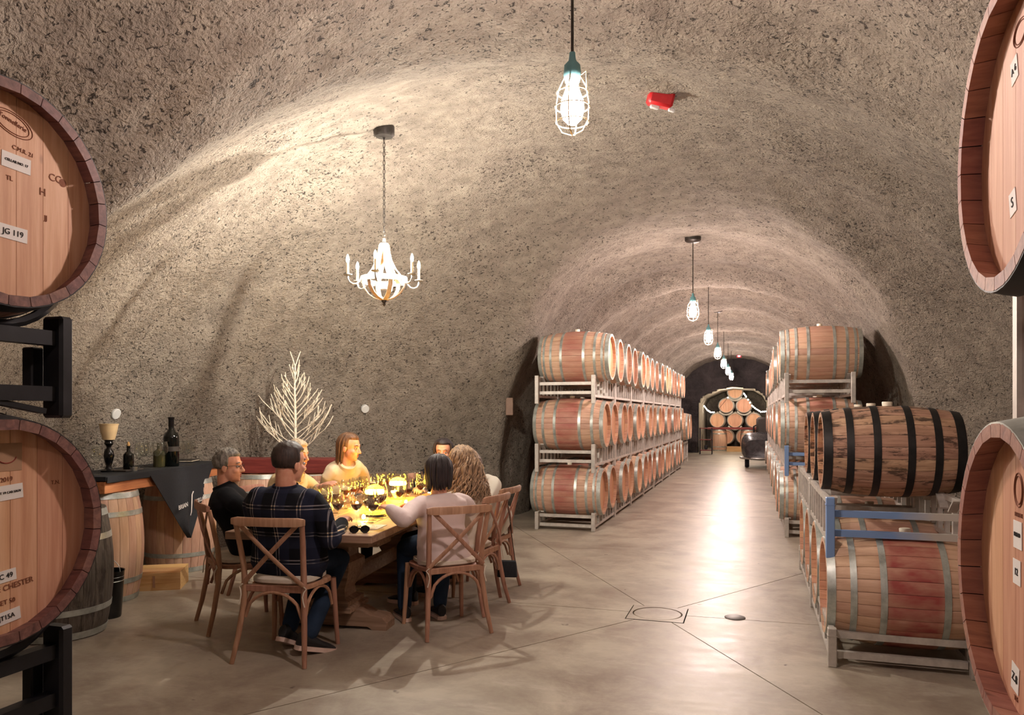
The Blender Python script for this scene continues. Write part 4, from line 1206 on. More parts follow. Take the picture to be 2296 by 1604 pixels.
# 1 woman in black jacket
hp = at(513, 1046, 5.45)
person('grey-haired woman with glasses in a black jacket, sitting in profile beside the bar', (-3.46, 4.66), (.75, .66), skinA, mat_cloth('black_jacket', (20, 22, 28), .25), M['darkcloth'], hairGrey,
       dict(head=tuple(hp), look=(.93, .36, -.05), lean=.06, sh=.195, slv=1.12, ease=.028, glasses=True, collar=True, topname='jacket', browm=hairGrey, hs=1.0, tl=.45,
            hair=dict(th=.012, nz=.010, nf=7, low=-.045, fz=.55), L=dict(el=(-3.5, 4.95, .78), wr=(-3.25, 5.08, .80)), R=dict(el=(-3.28, 4.45, .78), wr=(-3.08, 4.62, .80))))
# 2 man in plaid
hp = at(650, 1040, 4.75)
person('dark-haired man in a black and white plaid flannel shirt, seen from behind', (-2.80, 4.17), (-.10, 1), skinB, mat_plaid(), M['denim'], hairDark,
       dict(head=tuple(hp), look=(.32, .95, -.08), lean=-.02, sh=.222, bw=1.10, slv=1.18, ease=.026, collar=True, hem=True, tl=.48, nk=.062, hs=1.10, wr_=.007,
            hair=dict(th=.010, nz=.006, nf=9, low=-.055, fz=.5), L=dict(el=(-3.12, 4.22, .80), wr=(-3.0, 4.45, .80)), R=dict(el=(-2.50, 4.13, .72), wr=(-2.58, 4.42, .79)),
            RL=dict(kn=(-2.68, 4.56, .52), an=(-2.66, 4.14, .11), foot=(.45, .7, 0), pitch=-.25), LL=dict(kn=(-2.94, 4.58, .52), an=(-2.84, 4.20, .12), foot=(.1, 1, 0), pitch=-.45)))
# 3 fair-haired person behind him
hp = at(668, 1020, 6.35)
person('fair-haired person in cream shirt half hidden behind the plaid man, hand held out', (-3.86, 5.50), (1, .0), skinA, mat_cloth('cream_shirt', (224, 200, 160)), M['darkcloth'], hairFair,
       dict(head=tuple(hp), look=(.93, -.1, -.1), lean=.12, sh=.185, ease=.018, collar=True, tl=.47, hair=dict(th=.012, nz=.008, nf=6, low=-.05, fz=.55),
            R=dict(el=tuple(at(700, 1120, 5.9)), wr=tuple(at(713, 1093, 5.75)), dir=(.95, .1, .35), up=(-.3, -.3, .9), curl=.3), L=dict(el=(-3.6, 5.85, .78), wr=(-3.35, 5.75, .80))))
# 4 brown-haired woman
hp = at(784, 1004, 6.95)
person('young woman with long brown hair and cream shirt in profile, at the wall side', (-3.88, 6.42), (.90, -.45), skinA, mat_cloth('cream_blouse', (226, 208, 178)), M['darkcloth'], hairBrown,
       dict(head=tuple(hp), look=(.95, .05, -.16), lean=.10, sh=.165, ease=.02, collar=True, tl=.47, hs=1.06, hair=dict(th=.010, nz=.003, low=-.06, fz=.58, long=.20, n=110, a0=158, a1=356, r=.009, flare=-.05),
            L=dict(el=(-3.6, 6.65, .80), wr=(-3.4, 6.5, .80)), R=dict(el=(-3.75, 6.1, .82), wr=(-3.45, 6.15, .80))))
# 5 dark-haired woman facing the camera
hp = at(994, 1014, 7.45)
person('dark-haired woman in black top facing the camera from the far table end', (-2.98, 7.06), (.05, -1), skinA, mat_cloth('black_top', (26, 26, 32)), M['darkcloth'], hairBlack,
       dict(head=tuple(hp), look=(.25, -.96, -.1), lean=.10, side=.05, sh=.17, tl=.46, hair=dict(th=.014, nz=.008, low=-.05, fz=.60, long=.12, n=70, a0=165, a1=375, r=.010),
            L=dict(el=(-2.72, 6.9, .80), wr=(-2.8, 6.62, .80)), R=dict(el=(-3.2, 6.9, .80), wr=(-3.05, 6.6, .80))))
# 6 pink-white sweater
hp = at(984, 1060, 5.40)
person('woman with straight black hair in pinkish white sweater, reaching over the table', (-2.10, 4.95), (-.66, .75), skinA, mat_cloth('pinkish_sweater', (216, 198, 196), .08), M['denim'], hairBlack,
       dict(head=tuple(hp), look=(-.45, .88, -.12), lean=.18, side=-.10, sh=.175, ease=.026, hem=True, tl=.45, slv=1.1, wr_=.006, topname='sweater',
            hair=dict(th=.012, nz=.003, low=-.06, fz=.5, long=.15, n=120, a0=150, a1=390, r=.010), L=dict(el=tuple(at(905, 1165, 4.86)), wr=tuple(at(875, 1142, 4.95)), dir=(-.6, .5, .1), up=(0, 0, 1), curl=.35), R=dict(el=(-2.0, 5.25, .80), wr=(-2.25, 5.32, .80)),
            RL=dict(kn=(-2.22, 5.30, .52), an=(-2.2, 5.15, .09)), LL=dict(kn=(-2.45, 5.10, .52), an=(-2.42, 5.02, .09))))
# 7 curly hair
hp = at(1036, 1044, 5.95)
person('woman with long curly brown hair in white sweater, turned to the table', (-2.18, 5.56), (-1, .15), skinA, mat_cloth('white_sweater', (230, 220, 208), .08), M['darkcloth'], hairCurl,
       dict(head=tuple(hp), look=(-.8, .6, -.2), lean=.22, sh=.175, ease=.024, hem=True, tl=.46, hs=1.05, topname='sweater',
            hair=dict(th=.026, nz=.014, nf=8, low=-.05, fz=.5, long=.29, n=170, a0=150, a1=400, r=.0085, wave=.020, flare=.75, wfq=80), L=dict(el=(-2.28, 5.32, .80), wr=(-2.5, 5.35, .80)), R=dict(el=(-2.3, 5.85, .80), wr=(-2.55, 5.75, .80))))
# 8 white shirt leaning
hp = at(1056, 1050, 6.4)
person('person in pale shirt leaning far forward, only shoulder and back showing', (-2.16, 6.18), (-1, .05), skinA, mat_cloth('pale_shirt', (214, 208, 196), .08), M['darkcloth'], hairBrown,
       dict(head=tuple(hp), look=(-.9, .2, -.35), lean=.42, sh=.19, ease=.022, tl=.50, hump=.05, hair=dict(th=.010, nz=.006, low=-.05, fz=.5),
            L=dict(el=(-2.45, 5.95, .80), wr=(-2.65, 6.05, .80)), R=dict(el=(-2.45, 6.4, .80), wr=(-2.62, 6.3, .80))))
# ------------------------------------------------------------ the bar by the wall: two upright barrels, a plank, a cloth
def upright(kind, label, loc, rz, group, spin=0, hi=True):
    s = spec(kind)
    t = barrel(kind, label, (loc[0], loc[1], s['L']/2), rz, group, hi, 0, False, spin, True); return t
B1 = Vector((-5.08, 4.86, 0)); B2 = Vector((-5.35, 6.08, 0))
upright('grey', 'x', (0, 0), 0, None) if False else None
CACHE_s = spec
def spec(kind, _f=CACHE_s):
    if kind == 'bar': return dict(L=.88, Rb=.335, Rh=.285, n=26, m='oak', hm='oakhead', hoop='hoop', hx=((.415, .045), (.27, .04)), rec=.04)
    if kind == 'dark': return dict(L=.86, Rb=.335, Rh=.285, n=24, m='greyoak', hm='greyoak', hoop='hoop', hx=((.40, .045), (.24, .04)), rec=.04)
    return _f(kind)
upright('bar', 'upright oak barrel holding up the near end of the bar plank', B1, .3, 'upright barrels under the bar')
upright('bar', 'upright oak barrel under the bar behind the hanging black cloth', B2, .8, 'upright barrels under the bar')
upright('dark', 'dark weathered upright barrel with pale hoops beside the black rack', (-4.55, 4.02), .1, 'upright barrels under the bar')
bd = (B2-B1).normalized(); bn = Vector((bd.y, -bd.x, 0))       # along the bar, and towards the room
brz = math.atan2(bd.y, bd.x)
BZ = .975; C0_ = B1-bd*.30; C1_ = B2+bd*.42; Lb = (C1_-C0_).length; Cm = (C0_+C1_)/2
b = MB(); b.box((0, 0, .885+.0475), (Lb, .50, .095), b=.004)
tag(b.build('bar_plank', M['plank'], smooth=False, loc=tuple(Cm), rot=(0, 0, brz)), 'thick orange brown plank lying across the two upright barrels', 'bar top')
# cloth: flat sheet with a front skirt and a hanging triangle
t = thing('tablecloth', 'black cloth on the bar with a triangular corner hanging down and white lettering', 'tablecloth', Cm, brz)
b = MB(); th = .035; z = 1.0025
b.box((0, 0, z), (Lb+.02, .53, th), b=.002); b.build('cloth_top', M['blackcloth'], t, smooth=False)
b = MB(); n = 30; rings = []
for k in range(n+1):
    x = -Lb/2-.005+(Lb+.01)*k/n; y = -.268-.004*math.sin(k*1.7)
    rings.append([(x, y, z-.032-.005*math.sin(k*.9)), (x, y-.006, z-.032), (x, y-.006, z+.012), (x, y, z+.012)])
b.loft(rings); b.build('skirt', M['blackcloth'], t)
X0, X1, XA = -.42, .66, .18; ZA = .36
b = MB(); rings = []; K = 20
for i in range(K+1):
    f = i/K; zz = z-.02-(z-.02-ZA)*f; xa = X0+(XA-X0)*f; xb = X1+(XA-X1)*f; row = []
    for j in range(15):
        g_ = j/14; x = xa+(xb-xa)*g_; fold = .014*math.sin(g_*9+f*2)*(.3+f)
        row.append((x, -.285-.02*f+fold, zz))
    rings.append(row+[(p[0], p[1]+.005, p[2]) for p in row[::-1]])
b.loft(rings); tri = b.build('hanging_corner', M['blackcloth'], t)
def clothtext(s_, x, z_, size, rot=0, shear=0):
    m = Matrix.Translation((x, -.335, z_)) @ Matrix.Rotation(R(90), 4, 'X') @ Matrix.Rotation(rot, 4, 'Z')
    text(s_, tri, m, size, M['sticker'], 'lettering', .001)
clothtext('BRIAN', .02, .672, .058, R(6)); clothtext('CELLARS', .345, .70, .05, R(6))
b = MB(); b.tube([(.195, -.337, .79), (.188, -.328, .76), (.182, -.328, .66), (.176, -.328, .60), (.16, -.328, .57)], [.010, .009, .008, .006, .003], 6, flat=.3, up=(0, 1, 0)); b.build('emblem_stroke', M['sticker'], tri)

def bp(f, off, z=1.021): return C0_+bd*f*Lb+bn*off+Vector((0, 0, z))
def lathe_part(name, prof, mat, parent, seg=24, c=(0, 0, 0)): b = MB(); b.lathe(prof, seg, c); return b.build(name, mat, parent)
def put(u, v, d): p = at(u, v, d); return Vector((p.x, p.y, 1.021))
t = thing('candle_holder', 'turned black candle holder with a cream glass bowl on the bar', 'candle holder', put(244, 1045, 6.35)); t.location = put(244, 1045, 6.35)
lathe_part('turned_stem', [(.0001, 0), (.062, 0), (.062, .012), (.03, .025), (.02, .05), (.032, .09), (.042, .135), (.036, .17), (.018, .20), (.02, .215), (.036, .235), (.03, .255), (.04, .27), (.0001, .27)], M['blackgloss'], t)
lathe_part('glass_bowl', [(.0001, .265), (.046, .268), (.062, .33), (.074, .40), (.078, .402), (.075, .395), (.058, .34), (.04, .29), (.0001, .29)], M['cream'], t)
t = thing('tray', 'small black slate tray on the bar under the short bottle', 'tray', put(283, 1050, 6.45)); t.rotation_euler = (0, 0, brz)
b = MB(); b.box((0, 0, .008), (.26, .16, .014), b=.003); b.build('slab', M['slate'], t)
def bottle(name, label, loc, h, r, parts=True, mat='bottle', cork=False, group=None):
    t = thing(name, label, 'bottle', loc, 0, group)
    lathe_part('glass_body', [(.0001, 0), (r*.94, 0), (r, .008), (r, h*.58), (r*.92, h*.64), (r*.55, h*.71), (r*.36, h*.76), (r*.33, h*.94), (r*.38, h*.95), (r*.38, h*.985), (.0001, h*.985)], M[mat], t, 28)
    if parts: lathe_part('capsule', [(r*.36, h*.80), (r*.375, h*.80), (r*.375, h*.955), (r*.42, h*.96), (r*.42, h), (.0001, h+.001)], M['blackgloss'], t, 20)
    if cork: lathe_part('stopper', [(.0001, h*.98), (.010, h*.98), (.013, h*1.06), (.005, h*1.16), (.0001, h*1.17)], M['pine'], t, 12)
    return t
o = bottle('bottle', 'short black bottle with a pale pointed stopper on the bar', put(288, 1045, 6.45)+Vector((0, 0, .015)), .20, .042, False, cork=True)
o = bottle('bottle', 'very large black wine bottle standing tall among the bar glasses', put(384, 1040, 7.02), .455, .068)
b = MB(); b.lathe([(.0692, .14), (.0692, .185)], 28, cap=False); b.build('label_band', M['slate'], o)
o = bottle('bottle', 'olive green bottle on the bar behind the wine glasses', put(357, 1040, 6.95), .22, .052, False, 'olive')
t = thing('votive_cup', 'small silver votive cup on the bar tray edge', 'cup', put(300, 1050, 6.42)+Vector((0, 0, .0)))
lathe_part('cup', [(.0001, 0), (.028, 0), (.032, .035), (.029, .035), (.026, .006), (.0001, .006)], M['foil'], t)
t = thing('book', 'dark menu book lying on the far end of the bar', 'book', bp(.93, -.08), brz+.2)
b = MB(); b.box((0, 0, .022), (.26, .18, .008), b=.002); b.box((0, 0, .004), (.26, .18, .008), b=.002); b.build('cover', M['blackgloss'], t, smooth=False)
b = MB(); b.box((0, 0, .013), (.25, .17, .010)); b.build('pages', M['paper'], t, smooth=False)
# wine glasses
def glass_meshes(k=1.0, fill=.0):
    w_ = .0012
    bowl = [(.0035, .0), (.0038, .004)]
    outer = [(.033, 0), (.034, .0015), (.012, .005), (.0042, .012), (.0038, .085), (.006, .094), (.022, .106), (.036, .128), (.0405, .150), (.038, .178), (.031, .215)]
    inner = [(.030, .215), (.0368, .178), (.0392, .150), (.0348, .129), (.021, .108), (.006, .098), (.0001, .096)]
    b = MB(); b.lathe([(.0001, 0)]+[(r*k, z*k) for r, z in outer+inner], 24); g = b.mesh('wine_glass', M['glass'], True, 0)
    b = MB(); zf = .138
    b.lathe([(.0001, .0975*k), (.0195*k, .109*k), (.0338*k, .1292*k), (.0368*k, zf*k), (.0001, zf*k)], 24); w = b.mesh('wine', M['wine'], True, 50)
    return g, w
GM, WM = glass_meshes(1.08)
def wineglass(label, loc, filled, group, cat='wine glass'):
    o = link('wine_glass', GM, None, loc, (0, 0, rnd.random()*6)); tag(o, label, cat, group)
    if filled: link('wine', WM, o)
    return o
for i, (u, d) in enumerate(((313, 6.6), (322, 6.72), (334, 6.75), (352, 6.8), (367, 6.9), (372, 6.98), (404, 7.1), (419, 7.2), (428, 7.25))):
    wineglass(f'empty wine glass, {ORD[i]} along the bar counting from the short bottle', put(u, 1040, d), False, 'empty glasses on the bar')
wineglass('clear empty wine glass at the near bar end beside the rack', put(217, 1045, 6.05), False, 'empty glasses on the bar')
# white swing tag / jug edge, crate, bucket
t = thing('wooden_crate', 'pale pine wine crate on the floor in front of the bar', 'crate', at(356, 1305, 6.62).xy.to_3d(), R(30))
t.location.z = 0
b = MB(); b.box((0, -.165, .075), (.42, .014, .15)); b.build('side_board', M['pine'], t, smooth=False)
b = MB(); b.box((0, .165, .075), (.42, .014, .15)); b.build('side_board', M['pine'], t, smooth=False)
for x in (-.203, .203): b = MB(); b.box((x, 0, .075), (.014, .316, .15)); b.build('end_board', M['pine'], t, smooth=False)
b = MB(); b.box((-.0, -.08, .153), (.42, .166, .010)); b.build('lid_board', M['pine'], t, smooth=False)
b = MB(); b.box((-.0, .09, .153), (.42, .166, .010)); b.build('lid_board', M['pine'], t, smooth=False)
b = MB(); b.box((0, -.1735, .075), (.02, .003, .10)); b.build('clasp', M['darkwood'], t, smooth=False)
t = thing('bucket', 'black bucket with a wire handle between dark barrel and bar barrel', 'bucket', at(243, 1385, 5.62).xy.to_3d()); t.location.z = 0
lathe_part('pail', [(.0001, 0), (.085, 0), (.105, .34), (.112, .345), (.108, .33), (.088, .01), (.0001, .01)], M['blackgloss'], t)
for z_ in (.27, .30): 
    b = MB(); b.tube([(.104*math.cos(a), .104*math.sin(a), z_) for a in [2*math.pi*i/24 for i in range(24)]], .003, 5, closed=True); b.build('rim_wire', M['paleiron'], t)
b = MB(); b.tube([(.11*math.cos(a), 0, .34+.09*math.sin(a)) for a in [math.pi*i/12 for i in range(13)]], .003, 5); b.build('handle', M['paleiron'], t)

# ------------------------------------------------------------ second barrel table with maroon board and the twig tree
T0 = at(640, 1035, 8.1); T0.z = 0
upright('bar', 'upright oak barrel under the maroon board behind the diners', (at(588, 1035, 8.1).x, at(588, 1035, 8.1).y), .5, 'upright barrels under the bar')
b = MB(); b.box((0, 0, .885+.075), (1.15, .36, .15), b=.006)
mb_ = tag(b.build('maroon_beam', M['maroon'], smooth=False, loc=tuple(T0+Vector((0, 0, .0))), rot=(0, 0, YAW-.05)), 'thick maroon stained board laid on an upright barrel by the wall', 'board')
upright('bar', 'upright oak barrel under the hidden end of the maroon board', (at(700, 1035, 8.1).x, at(700, 1035, 8.1).y), .9, 'upright barrels under the bar')
tb = at(662, 1030, 8.1); zt_ = 1.035
t = thing('twig_tree', 'white birch twig tree with bare branches standing on the maroon board', 'decorative tree', (tb.x, tb.y, zt_), YAW)
lathe_part('base', [(.0001, 0), (.10, 0), (.10, .02), (.02, .03), (.0001, .03)], M['birch'], t)
b = MB(); b.tube([(0, 0, .02), (.002, .0, .4), (-.006, 0, .75), (-.002, 0, .95), (.0, 0, 1.0)], [.016, .014, .010, .008, .006], 8)
b.build('trunk', M['birch'], t)
rt_ = random.Random(21)
def branch(z, ang, L_, el, y=0):
    b = MB(); d = Vector((math.cos(ang), math.sin(ang)*.8, 0)); p = Vector((0, 0, z)); pts = [p]; e = el
    n_ = 6
    for i in range(n_):
        e += rt_.uniform(-.04, .14); d2 = (d*math.cos(e)+Vector((0, 0, math.sin(e)))); d2 += Vector((rt_.uniform(-.12, .12), rt_.uniform(-.12, .12), rt_.uniform(-.1, .1)))
        p = p+d2.normalized()*L_/n_; pts.append(p)
    r0 = .0065
    b.tube(pts, [r0*(1-.1*i) for i in range(len(pts))], 6)
    for i in (2, 3, 4, 5):
        for _ in range(1 if i != 3 else 2):
            q = pts[i]; dd = (pts[i]-pts[i-1]).normalized()+Vector((rt_.uniform(-.5, .5), rt_.uniform(-.5, .5), rt_.uniform(.1, .6))); dd.normalize()
            m_ = q+dd*L_*.16; e_ = m_+(dd+Vector((0, 0, .25))).normalized()*L_*.14; b.tube([q, m_, e_], [.0048, .0045, .0038], 5)
    b.build('branch', M['birch'], t)
k = 0
for z, L_, el in ((.03, .54, .50), (.08, .55, .55), (.13, .54, .6), (.19, .50, .65), (.25, .48, .7), (.31, .46, .72), (.33, .42, .65), (.39, .38, .7), (.45, .36, .72), (.52, .32, .78), (.58, .28, .8), (.65, .26, .85), (.72, .22, .95), (.80, .18, 1.05), (.88, .15, 1.15)):
    for s_ in (0, 1):
        branch(z, (k*1.0)*math.pi+(rt_.uniform(-.5, .5) if s_ < 2 else 1.4), L_*rt_.uniform(.85, 1.1), el+rt_.uniform(-.1, .1)); k += 1
for s_ in (-1, 1): 
    b = MB(); b.tube([(0, 0, .98), (s_*.02, 0, 1.04), (s_*.055, 0, 1.14)], [.006, .006, .005], 6); b.build('branch', M['birch'], t)

# ------------------------------------------------------------ things on the dining table
M['lantern_glow'] = emis('lantern_glow', (1, .48, .035), 90)
for i, (a, l, lab) in enumerate(((.45, 1.23, 'glowing yellow glass lantern on the table closer to the plaid man'), (.52, 1.98, 'glowing yellow glass lantern on the table closer to the far end'))):
    p = tp(a, l); t = thing('lantern', lab, 'lantern', p, 0, 'lit lanterns on the dining table')
    lathe_part('glass', [(.070, 0), (.088, .05), (.09, .16), (.084, .22), (.081, .22), (.086, .16), (.084, .05), (.066, .004), (.0001, .004)], M['glass'], t)
    b = MB(); b.lathe([(.0001, .125), (.072, .128), (.078, .142), (.072, .158), (.0001, .160)], 20); b.build('light_disc', M['lantern_glow'], t)
    b = MB(); b.lathe([(.0001, .06), (.058, .063), (.062, .075), (.0001, .08)], 20); b.build('light_disc', M['lantern_glow'], t)
    b = MB(); b.lathe([(.0001, .005), (.012, .005), (.012, .135), (.0001, .135)], 10); b.build('stand', M['brass'], t)
M['tea'] = emis('tealight_glow', (1, .66, .2), 260)
for i, (a, l) in enumerate(((.30, .62), (.62, .55), (.30, 1.55), (.66, 1.38), (.30, 2.2))):
    p = tp(a, l); t = thing('tealight', ['lit tealight between the tasting glasses at the near table end', 'lit tealight close to the plaid man on the table', 'lit tealight between the two yellow lanterns', 'lit tealight on wall side of the lanterns', 'lit tealight beyond the farther lantern'][i], 'tealight', p, 0, 'lit tealights on the table')
    lathe_part('cup', [(.0001, 0), (.024, 0), (.03, .05), (.028, .05), (.022, .004), (.0001, .004)], M['glass'], t)
    b = MB(); b.ell((0, 0, .03), (.012, .012, .016), 10, 8); b.build('flame', M['tea'], t)
SE = [  # place settings: (a from right edge, l along, whose)
    (.80, .22, 'the plaid man', 4), (.14, .72, 'the woman in the pinkish sweater', 4), (.14, 1.38, 'the curly haired woman', 3), (.15, 1.95, 'the person in the pale shirt', 3),
    (.84, .86, 'the grey-haired woman', 4), (.85, 1.45, 'the fair-haired person', 4), (.84, 2.05, 'the brown haired woman', 4), (.48, 2.30, 'the woman at the far end', 4)]
SE[0] = (.50, .26, 'the plaid man', 4)
for a, l, who, n_ in SE:
    for k in range(n_):
        if a < .3: aa, ll = a+.10+.02*(k % 2), l-.16+.105*k
        elif a > .7: aa, ll = a-.14-.02*(k % 2), l-.18+.105*k
        else: aa, ll = a-(.37 if l < 1 else .20)+.125*k, l+(.10 if l < 1 else -.10)+.02*(k % 2)
        wineglass(f'{ORD[k]} wine glass with a little red wine set before {who}', tp(aa, ll), True, 'tasting glasses on the dining table')
for a, l, who in ((.72, .86, 'the grey-haired woman'), (.28, .60, 'the sweater woman'), (.70, 1.75, 'the brown haired woman')):
    p = tp(a, l+.22, TH); o = thing('water_glass', f'stemless water glass on the table near {who}', 'glass', p, 0, 'water glasses')
    lathe_part('tumbler', [(.0001, 0), (.028, 0), (.038, .05), (.034, .11), (.0325, .11), (.0365, .05), (.026, .004), (.0001, .004)], M['glass'], o)
t = thing('sunglasses', 'black sunglasses lying folded at the near table corner', 'sunglasses', tp(.12, .10), TR+.4)
for s_ in (-1, 1):
    b = MB(); b.tube([(s_*.034+.027*math.cos(a), .0+.004*math.cos(a*2), .024+.021*math.sin(a)) for a in [2*math.pi*i/16 for i in range(16)]], .0035, 6, closed=True); b.build('rim', M['blackgloss'], t)
    b = MB(); b.lathe([(.0001, 0), (.026, 0), (.026, .002), (.0001, .002)], 16); o = b.build('lens', M['blackgloss'], t); o.rotation_euler = (R(90), 0, 0); o.location = (s_*.034, 0, .024)
    b = MB(); b.tube([(s_*.062, 0, .03), (s_*.05, .06, .022), (s_*-.01, .085, .012), (s_*-.05, .08, .008)], .003, 6, flat=1.6); b.build('temple', M['blackgloss'], t)
b = MB(); b.tube([(-.01, 0, .030), (0, -.002, .033), (.01, 0, .030)], .003, 6); b.build('bridge', M['blackgloss'], t)
for i, (a, l, rz) in enumerate(((.34, .13, .1), (.13, .36, 1.6), (.86, 1.12, 1.5), (.12, 1.62, 1.5))):
    b = MB(); b.box((0, 0, .0015), (.21, .13, .002)); o = b.build('tasting_sheet', M['paper'], smooth=False, loc=tuple(tp(a, l)), rot=(0, 0, TR+rz))
    tag(o, ['paper tasting sheet beside the sunglasses', 'paper tasting sheet under the reaching hand of sweater woman', 'paper tasting sheet on wall side of the table', 'paper tasting sheet before the curly haired woman'][i], 'paper', 'tasting sheets on the table')
t = thing('plate', 'round dark plate at the near end of the table beside the plaid man', 'plate', tp(.62, .20)); lathe_part('disc', [(.0001, 0), (.06, 0), (.095, .012), (.093, .014), (.058, .004), (.0001, .004)], M['slate'], t)
t = thing('plate', 'round dark snack plate on table between the lanterns and sweater woman', 'plate', tp(.34, .92)); lathe_part('disc', [(.0001, 0), (.06, 0), (.095, .012), (.093, .014), (.058, .004), (.0001, .004)], M['slate'], t)
# purse on its strap
px = Vector((-1.92, 5.90, -.04))
t = thing('purse', 'small black purse hanging on a long strap behind the outermost chair', 'bag', (px.x, px.y, -.05), R(14))
b = MB(); rings = []
for z, w_, d_ in ((.22, .085, .02), (.225, .10, .035), (.30, .095, .035), (.355, .085, .024), (.362, .075, .012)):
    rings.append([(x*w_*.82, y*d_, z*.95+.012) for x, y in ((-1, -.6), (-.9, -1), (.9, -1), (1, -.6), (1, .6), (.9, 1), (-.9, 1), (-1, .6))])
b.loft(rings); b.build('pouch', M['blackcloth'], t)
b = MB(); b.tube([(-.065, 0, .345), (-.055, .02, .6), (-.02, .03, .86), (-.01, .02, .905), (.0, .0, .88), (.03, .0, .6), (.065, 0, .345)], .0032, 6); b.build('strap', M['blackgloss'], t)

# ------------------------------------------------------------ far end of the tunnel
t = barrel('punch', 'large dark puncheon barrel on its own rack past the long stack', (-2.45, 23.7, 1.12), 0, 'large barrels past the long stack', False, .2)
t = barrel('punch', 'second large puncheon barrel past the long stack', (-2.45, 24.7, 1.12), 0, 'large barrels past the long stack', False, .2)
t = thing('barrel_rack', 'low steel cradle carrying the large puncheons past the long stack', 'barrel rack', (-2.45, 24.2, 0))
for x in (-.4, .4):
    for y in (-.85, 0, .85): b = MB(); b.box((x, y, .33), (.05, .05, .66)); b.build('post', M['rack'], t, smooth=False)
    b = MB(); b.box((x, 0, .62), (.045, 1.75, .05)); b.build('face_rail', M['rack'], t, smooth=False)
    b = MB(); b.box((x, 0, .15), (.045, 1.75, .05)); b.build('face_rail', M['rack'], t, smooth=False)
Yp = 34.2
def fp(u, v, y):      # point of the plane y seen along a pixel ray
    q = at(u, v, 1.0)-Vector((0, 0, 1.5)); k = y/q.y; return Vector((q.x*k, y, 1.5+q.z*k))
g = 'barrels of the pyramid in the lit alcove'
n_ = 0
for i, (u, v, lab) in enumerate(((1608, 943, 'third row, at the strand of lights'), (1648, 943, 'third row, in the middle'), (1690, 943, 'third row, by the aisle side'), (1628, 910, 'second row, by the dining side'), (1668, 910, 'second row, by the aisle side'), (1648, 878, 'alone at the very top'), (1628, 980, 'lowest row between the bar legs'), (1668, 980, 'lowest row behind the bar'))):
    p = fp(u, v, Yp)
    o = barrel('wine', f'small distant barrel of the lit pyramid, {lab}', p, R(-90), g, False, 0)
    o.location = p+Vector((0, .5, 0))
    if i in (3, 4, 5, 1):
        b = MB(); b.tube([(.36*math.sin(a), -.06, -.40*math.cos(a)) for a in [-.9+.18*k for k in range(11)]], .035, 6)
        s_ = b.build('rack_cradle', M['rack'], None, loc=tuple(p)); tag(s_, f'white curved cradle under the pyramid barrel, {lab}', 'cradle', 'cradles of the pyramid')
for u, v, lab in ((1612, 977, 'distant upright barrel under the dark bar plank, dining side'), (1678, 977, 'distant upright barrel under the dark bar plank, aisle side')):
    p = fp(u, v, 32.6); upright('bar', lab, (p.x, p.y), .3, 'upright barrels in the lit alcove', hi=False)
p = fp(1646, 950, 32.6); b = MB(); b.box((0, 0, .93), (2.1, .55, .08)); tag(b.build('bar_plank', M['maroon'], smooth=False, loc=(p.x, p.y, 0)), 'distant dark plank across two upright barrels in the lit alcove', 'bar top')
p = fp(1650, 1000, 32.0); t = thing('wooden_crate', 'distant low pale crate on floor in front of the alcove bar', 'crate', (p.x, p.y, 0)); b = MB(); b.box((0, 0, .09), (.7, .3, .18)); b.build('box', M['pine'], t, smooth=False); b = MB(); b.box((0, 0, .19), (.72, .32, .02)); b.build('lid', M['pine'], t, smooth=False)
M['string_bulb'] = emis('string_bulb_glow', (1, .88, .7), 30)
for (pts, lab) in ((((1579, 911), (1586, 920), (1594, 925), (1604, 925), (1616, 912), (1632, 892)), 'string of white lights draped on the dining side of the barrel pyramid'), (((1668, 883), (1673, 890), (1686, 910), (1696, 918), (1706, 924), (1718, 923)), 'string of white lights draped on the aisle side of the barrel pyramid')):
    W_ = [fp(u, v, 33.4) for u, v in pts]; t = thing('string_lights', lab, 'string lights', W_[0]); W_ = [w__-t.location for w__ in W_]
    b = MB(); b.tube(W_, .008, 5); b.build('cable', M['iron'], t)
    n2 = 16
    for k in range(n2):
        f = k/(n2-1)*(len(W_)-1); i = min(int(f), len(W_)-2); q = W_[i].lerp(W_[i+1], f-i)
        if lab.find('dining') > 0 and 8 < k < 15: continue
        b = MB(); b.ell(q, (.026, .026, .03), 8, 6); b.build('bulb', M['string_bulb'], t)
point('alcove_fill', (-.8, 31.9, 2.25), 75, (1, .84, .62), .12)  # unseen fill light, added to brighten the alcove barrels
# sign with red light on the vault, far down
p = fp(1657, 799, 29.0); t = thing('exit_light', 'tiny red glowing sign light on the vault near the rock wall', 'sign light', p); b = MB(); b.box((0, 0, 0), (.16, .05, .10)); b.build('case', M['redplastic'], t, smooth=False)
b = MB(); b.ell((0, -.035, 0), (.05, .02, .03), 10, 6); b.build('lamp', emis('red_glow', (1, .12, .16), 12), t)
b = MB(); b.bar((0, 0, .04), (0, 0, roof_z(p.x, p.y)-p.z+.05), .02); b.build('stem', M['iron'], t)
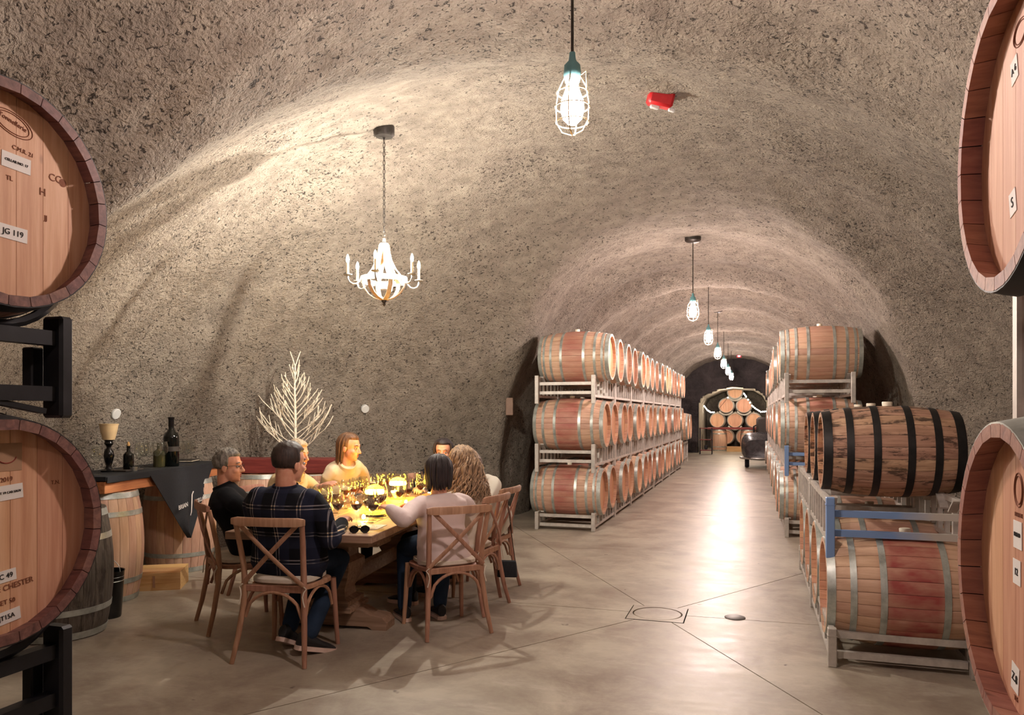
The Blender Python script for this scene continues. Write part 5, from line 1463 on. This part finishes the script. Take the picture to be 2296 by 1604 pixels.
# hand truck
p = fp(1583, 1003, 29.6); t = thing('hand_truck', 'dark metal cart with shelves standing by the alcove mouth', 'cart', (p.x, p.y, 0))
for x in (-.22, .22):
    for y in (-.15, .15): b = MB(); b.box((x, y, .5), (.03, .03, 1.0)); b.build('leg', M['blacksteel'], t, smooth=False)
for z in (.15, .55, .98): b = MB(); b.box((0, 0, z), (.47, .33, .03)); b.build('shelf', M['maroon'], t, smooth=False)
b = MB(); b.box((0, 0, .26), (.12, .12, .16), b=.02); b.build('box', M['blacksteel'], t)
# floor machine, rounded rear towards the camera
t = thing('floor_machine', 'dark grey rounded floor cleaning machine parked past the aisle barrels', 'floor machine', (.16, 23.0, 0))
b = MB(); rings = []
for y, w_, z0, z1 in ((-.95, .30, .34, .62), (-.98, .38, .26, .80), (-.8, .46, .22, .92), (-.4, .50, .20, 1.00), (.1, .50, .20, .96), (.5, .46, .22, .70), (.62, .38, .28, .6)):
    ring = []
    for k in range(20):
        a = 2*math.pi*k/20; c, s_ = math.cos(a), math.sin(a); ring.append((w_*math.copysign(abs(c)**.6, c), y, (z0+z1)/2+(z1-z0)/2*math.copysign(abs(s_)**.6, s_)))
    rings.append(ring)
b.loft(rings); b.build('body', mat_metal('machine_grey', (44, 44, 48), (74, 74, 78), .25, .2), t)
b = MB(); b.tube([(.50*math.cos(a), -.45-.55*math.sin(a), .28) for a in [math.pi*k/12 for k in range(13)]], .05, 8, flat=.7); b.build('bumper', M['paleiron'], t)
for x in (-.34, .34):
    b = MB(); b.lathe([(.05, -.05), (.17, -.06), (.19, -.03), (.19, .03), (.17, .06), (.05, .05), (.05, -.05)], 20, axis='x', cap=False); b.lathe([(.0001, -.04), (.06, -.04), (.06, .04), (.0001, .04)], 14, axis='x'); b.build('wheel', M['blackcloth'], t, loc=(x, -.45, .19))
b = MB(); b.box((.12, .25, 1.15), (.42, .35, .55), b=.06); b.build('tank', M['slate'], t)
b = MB(); b.tube([(-.15, .35, .9), (-.16, .42, 1.15), (-.05, .40, 1.2)], .025, 8); b.build('steering_handle', M['blacksteel'], t)
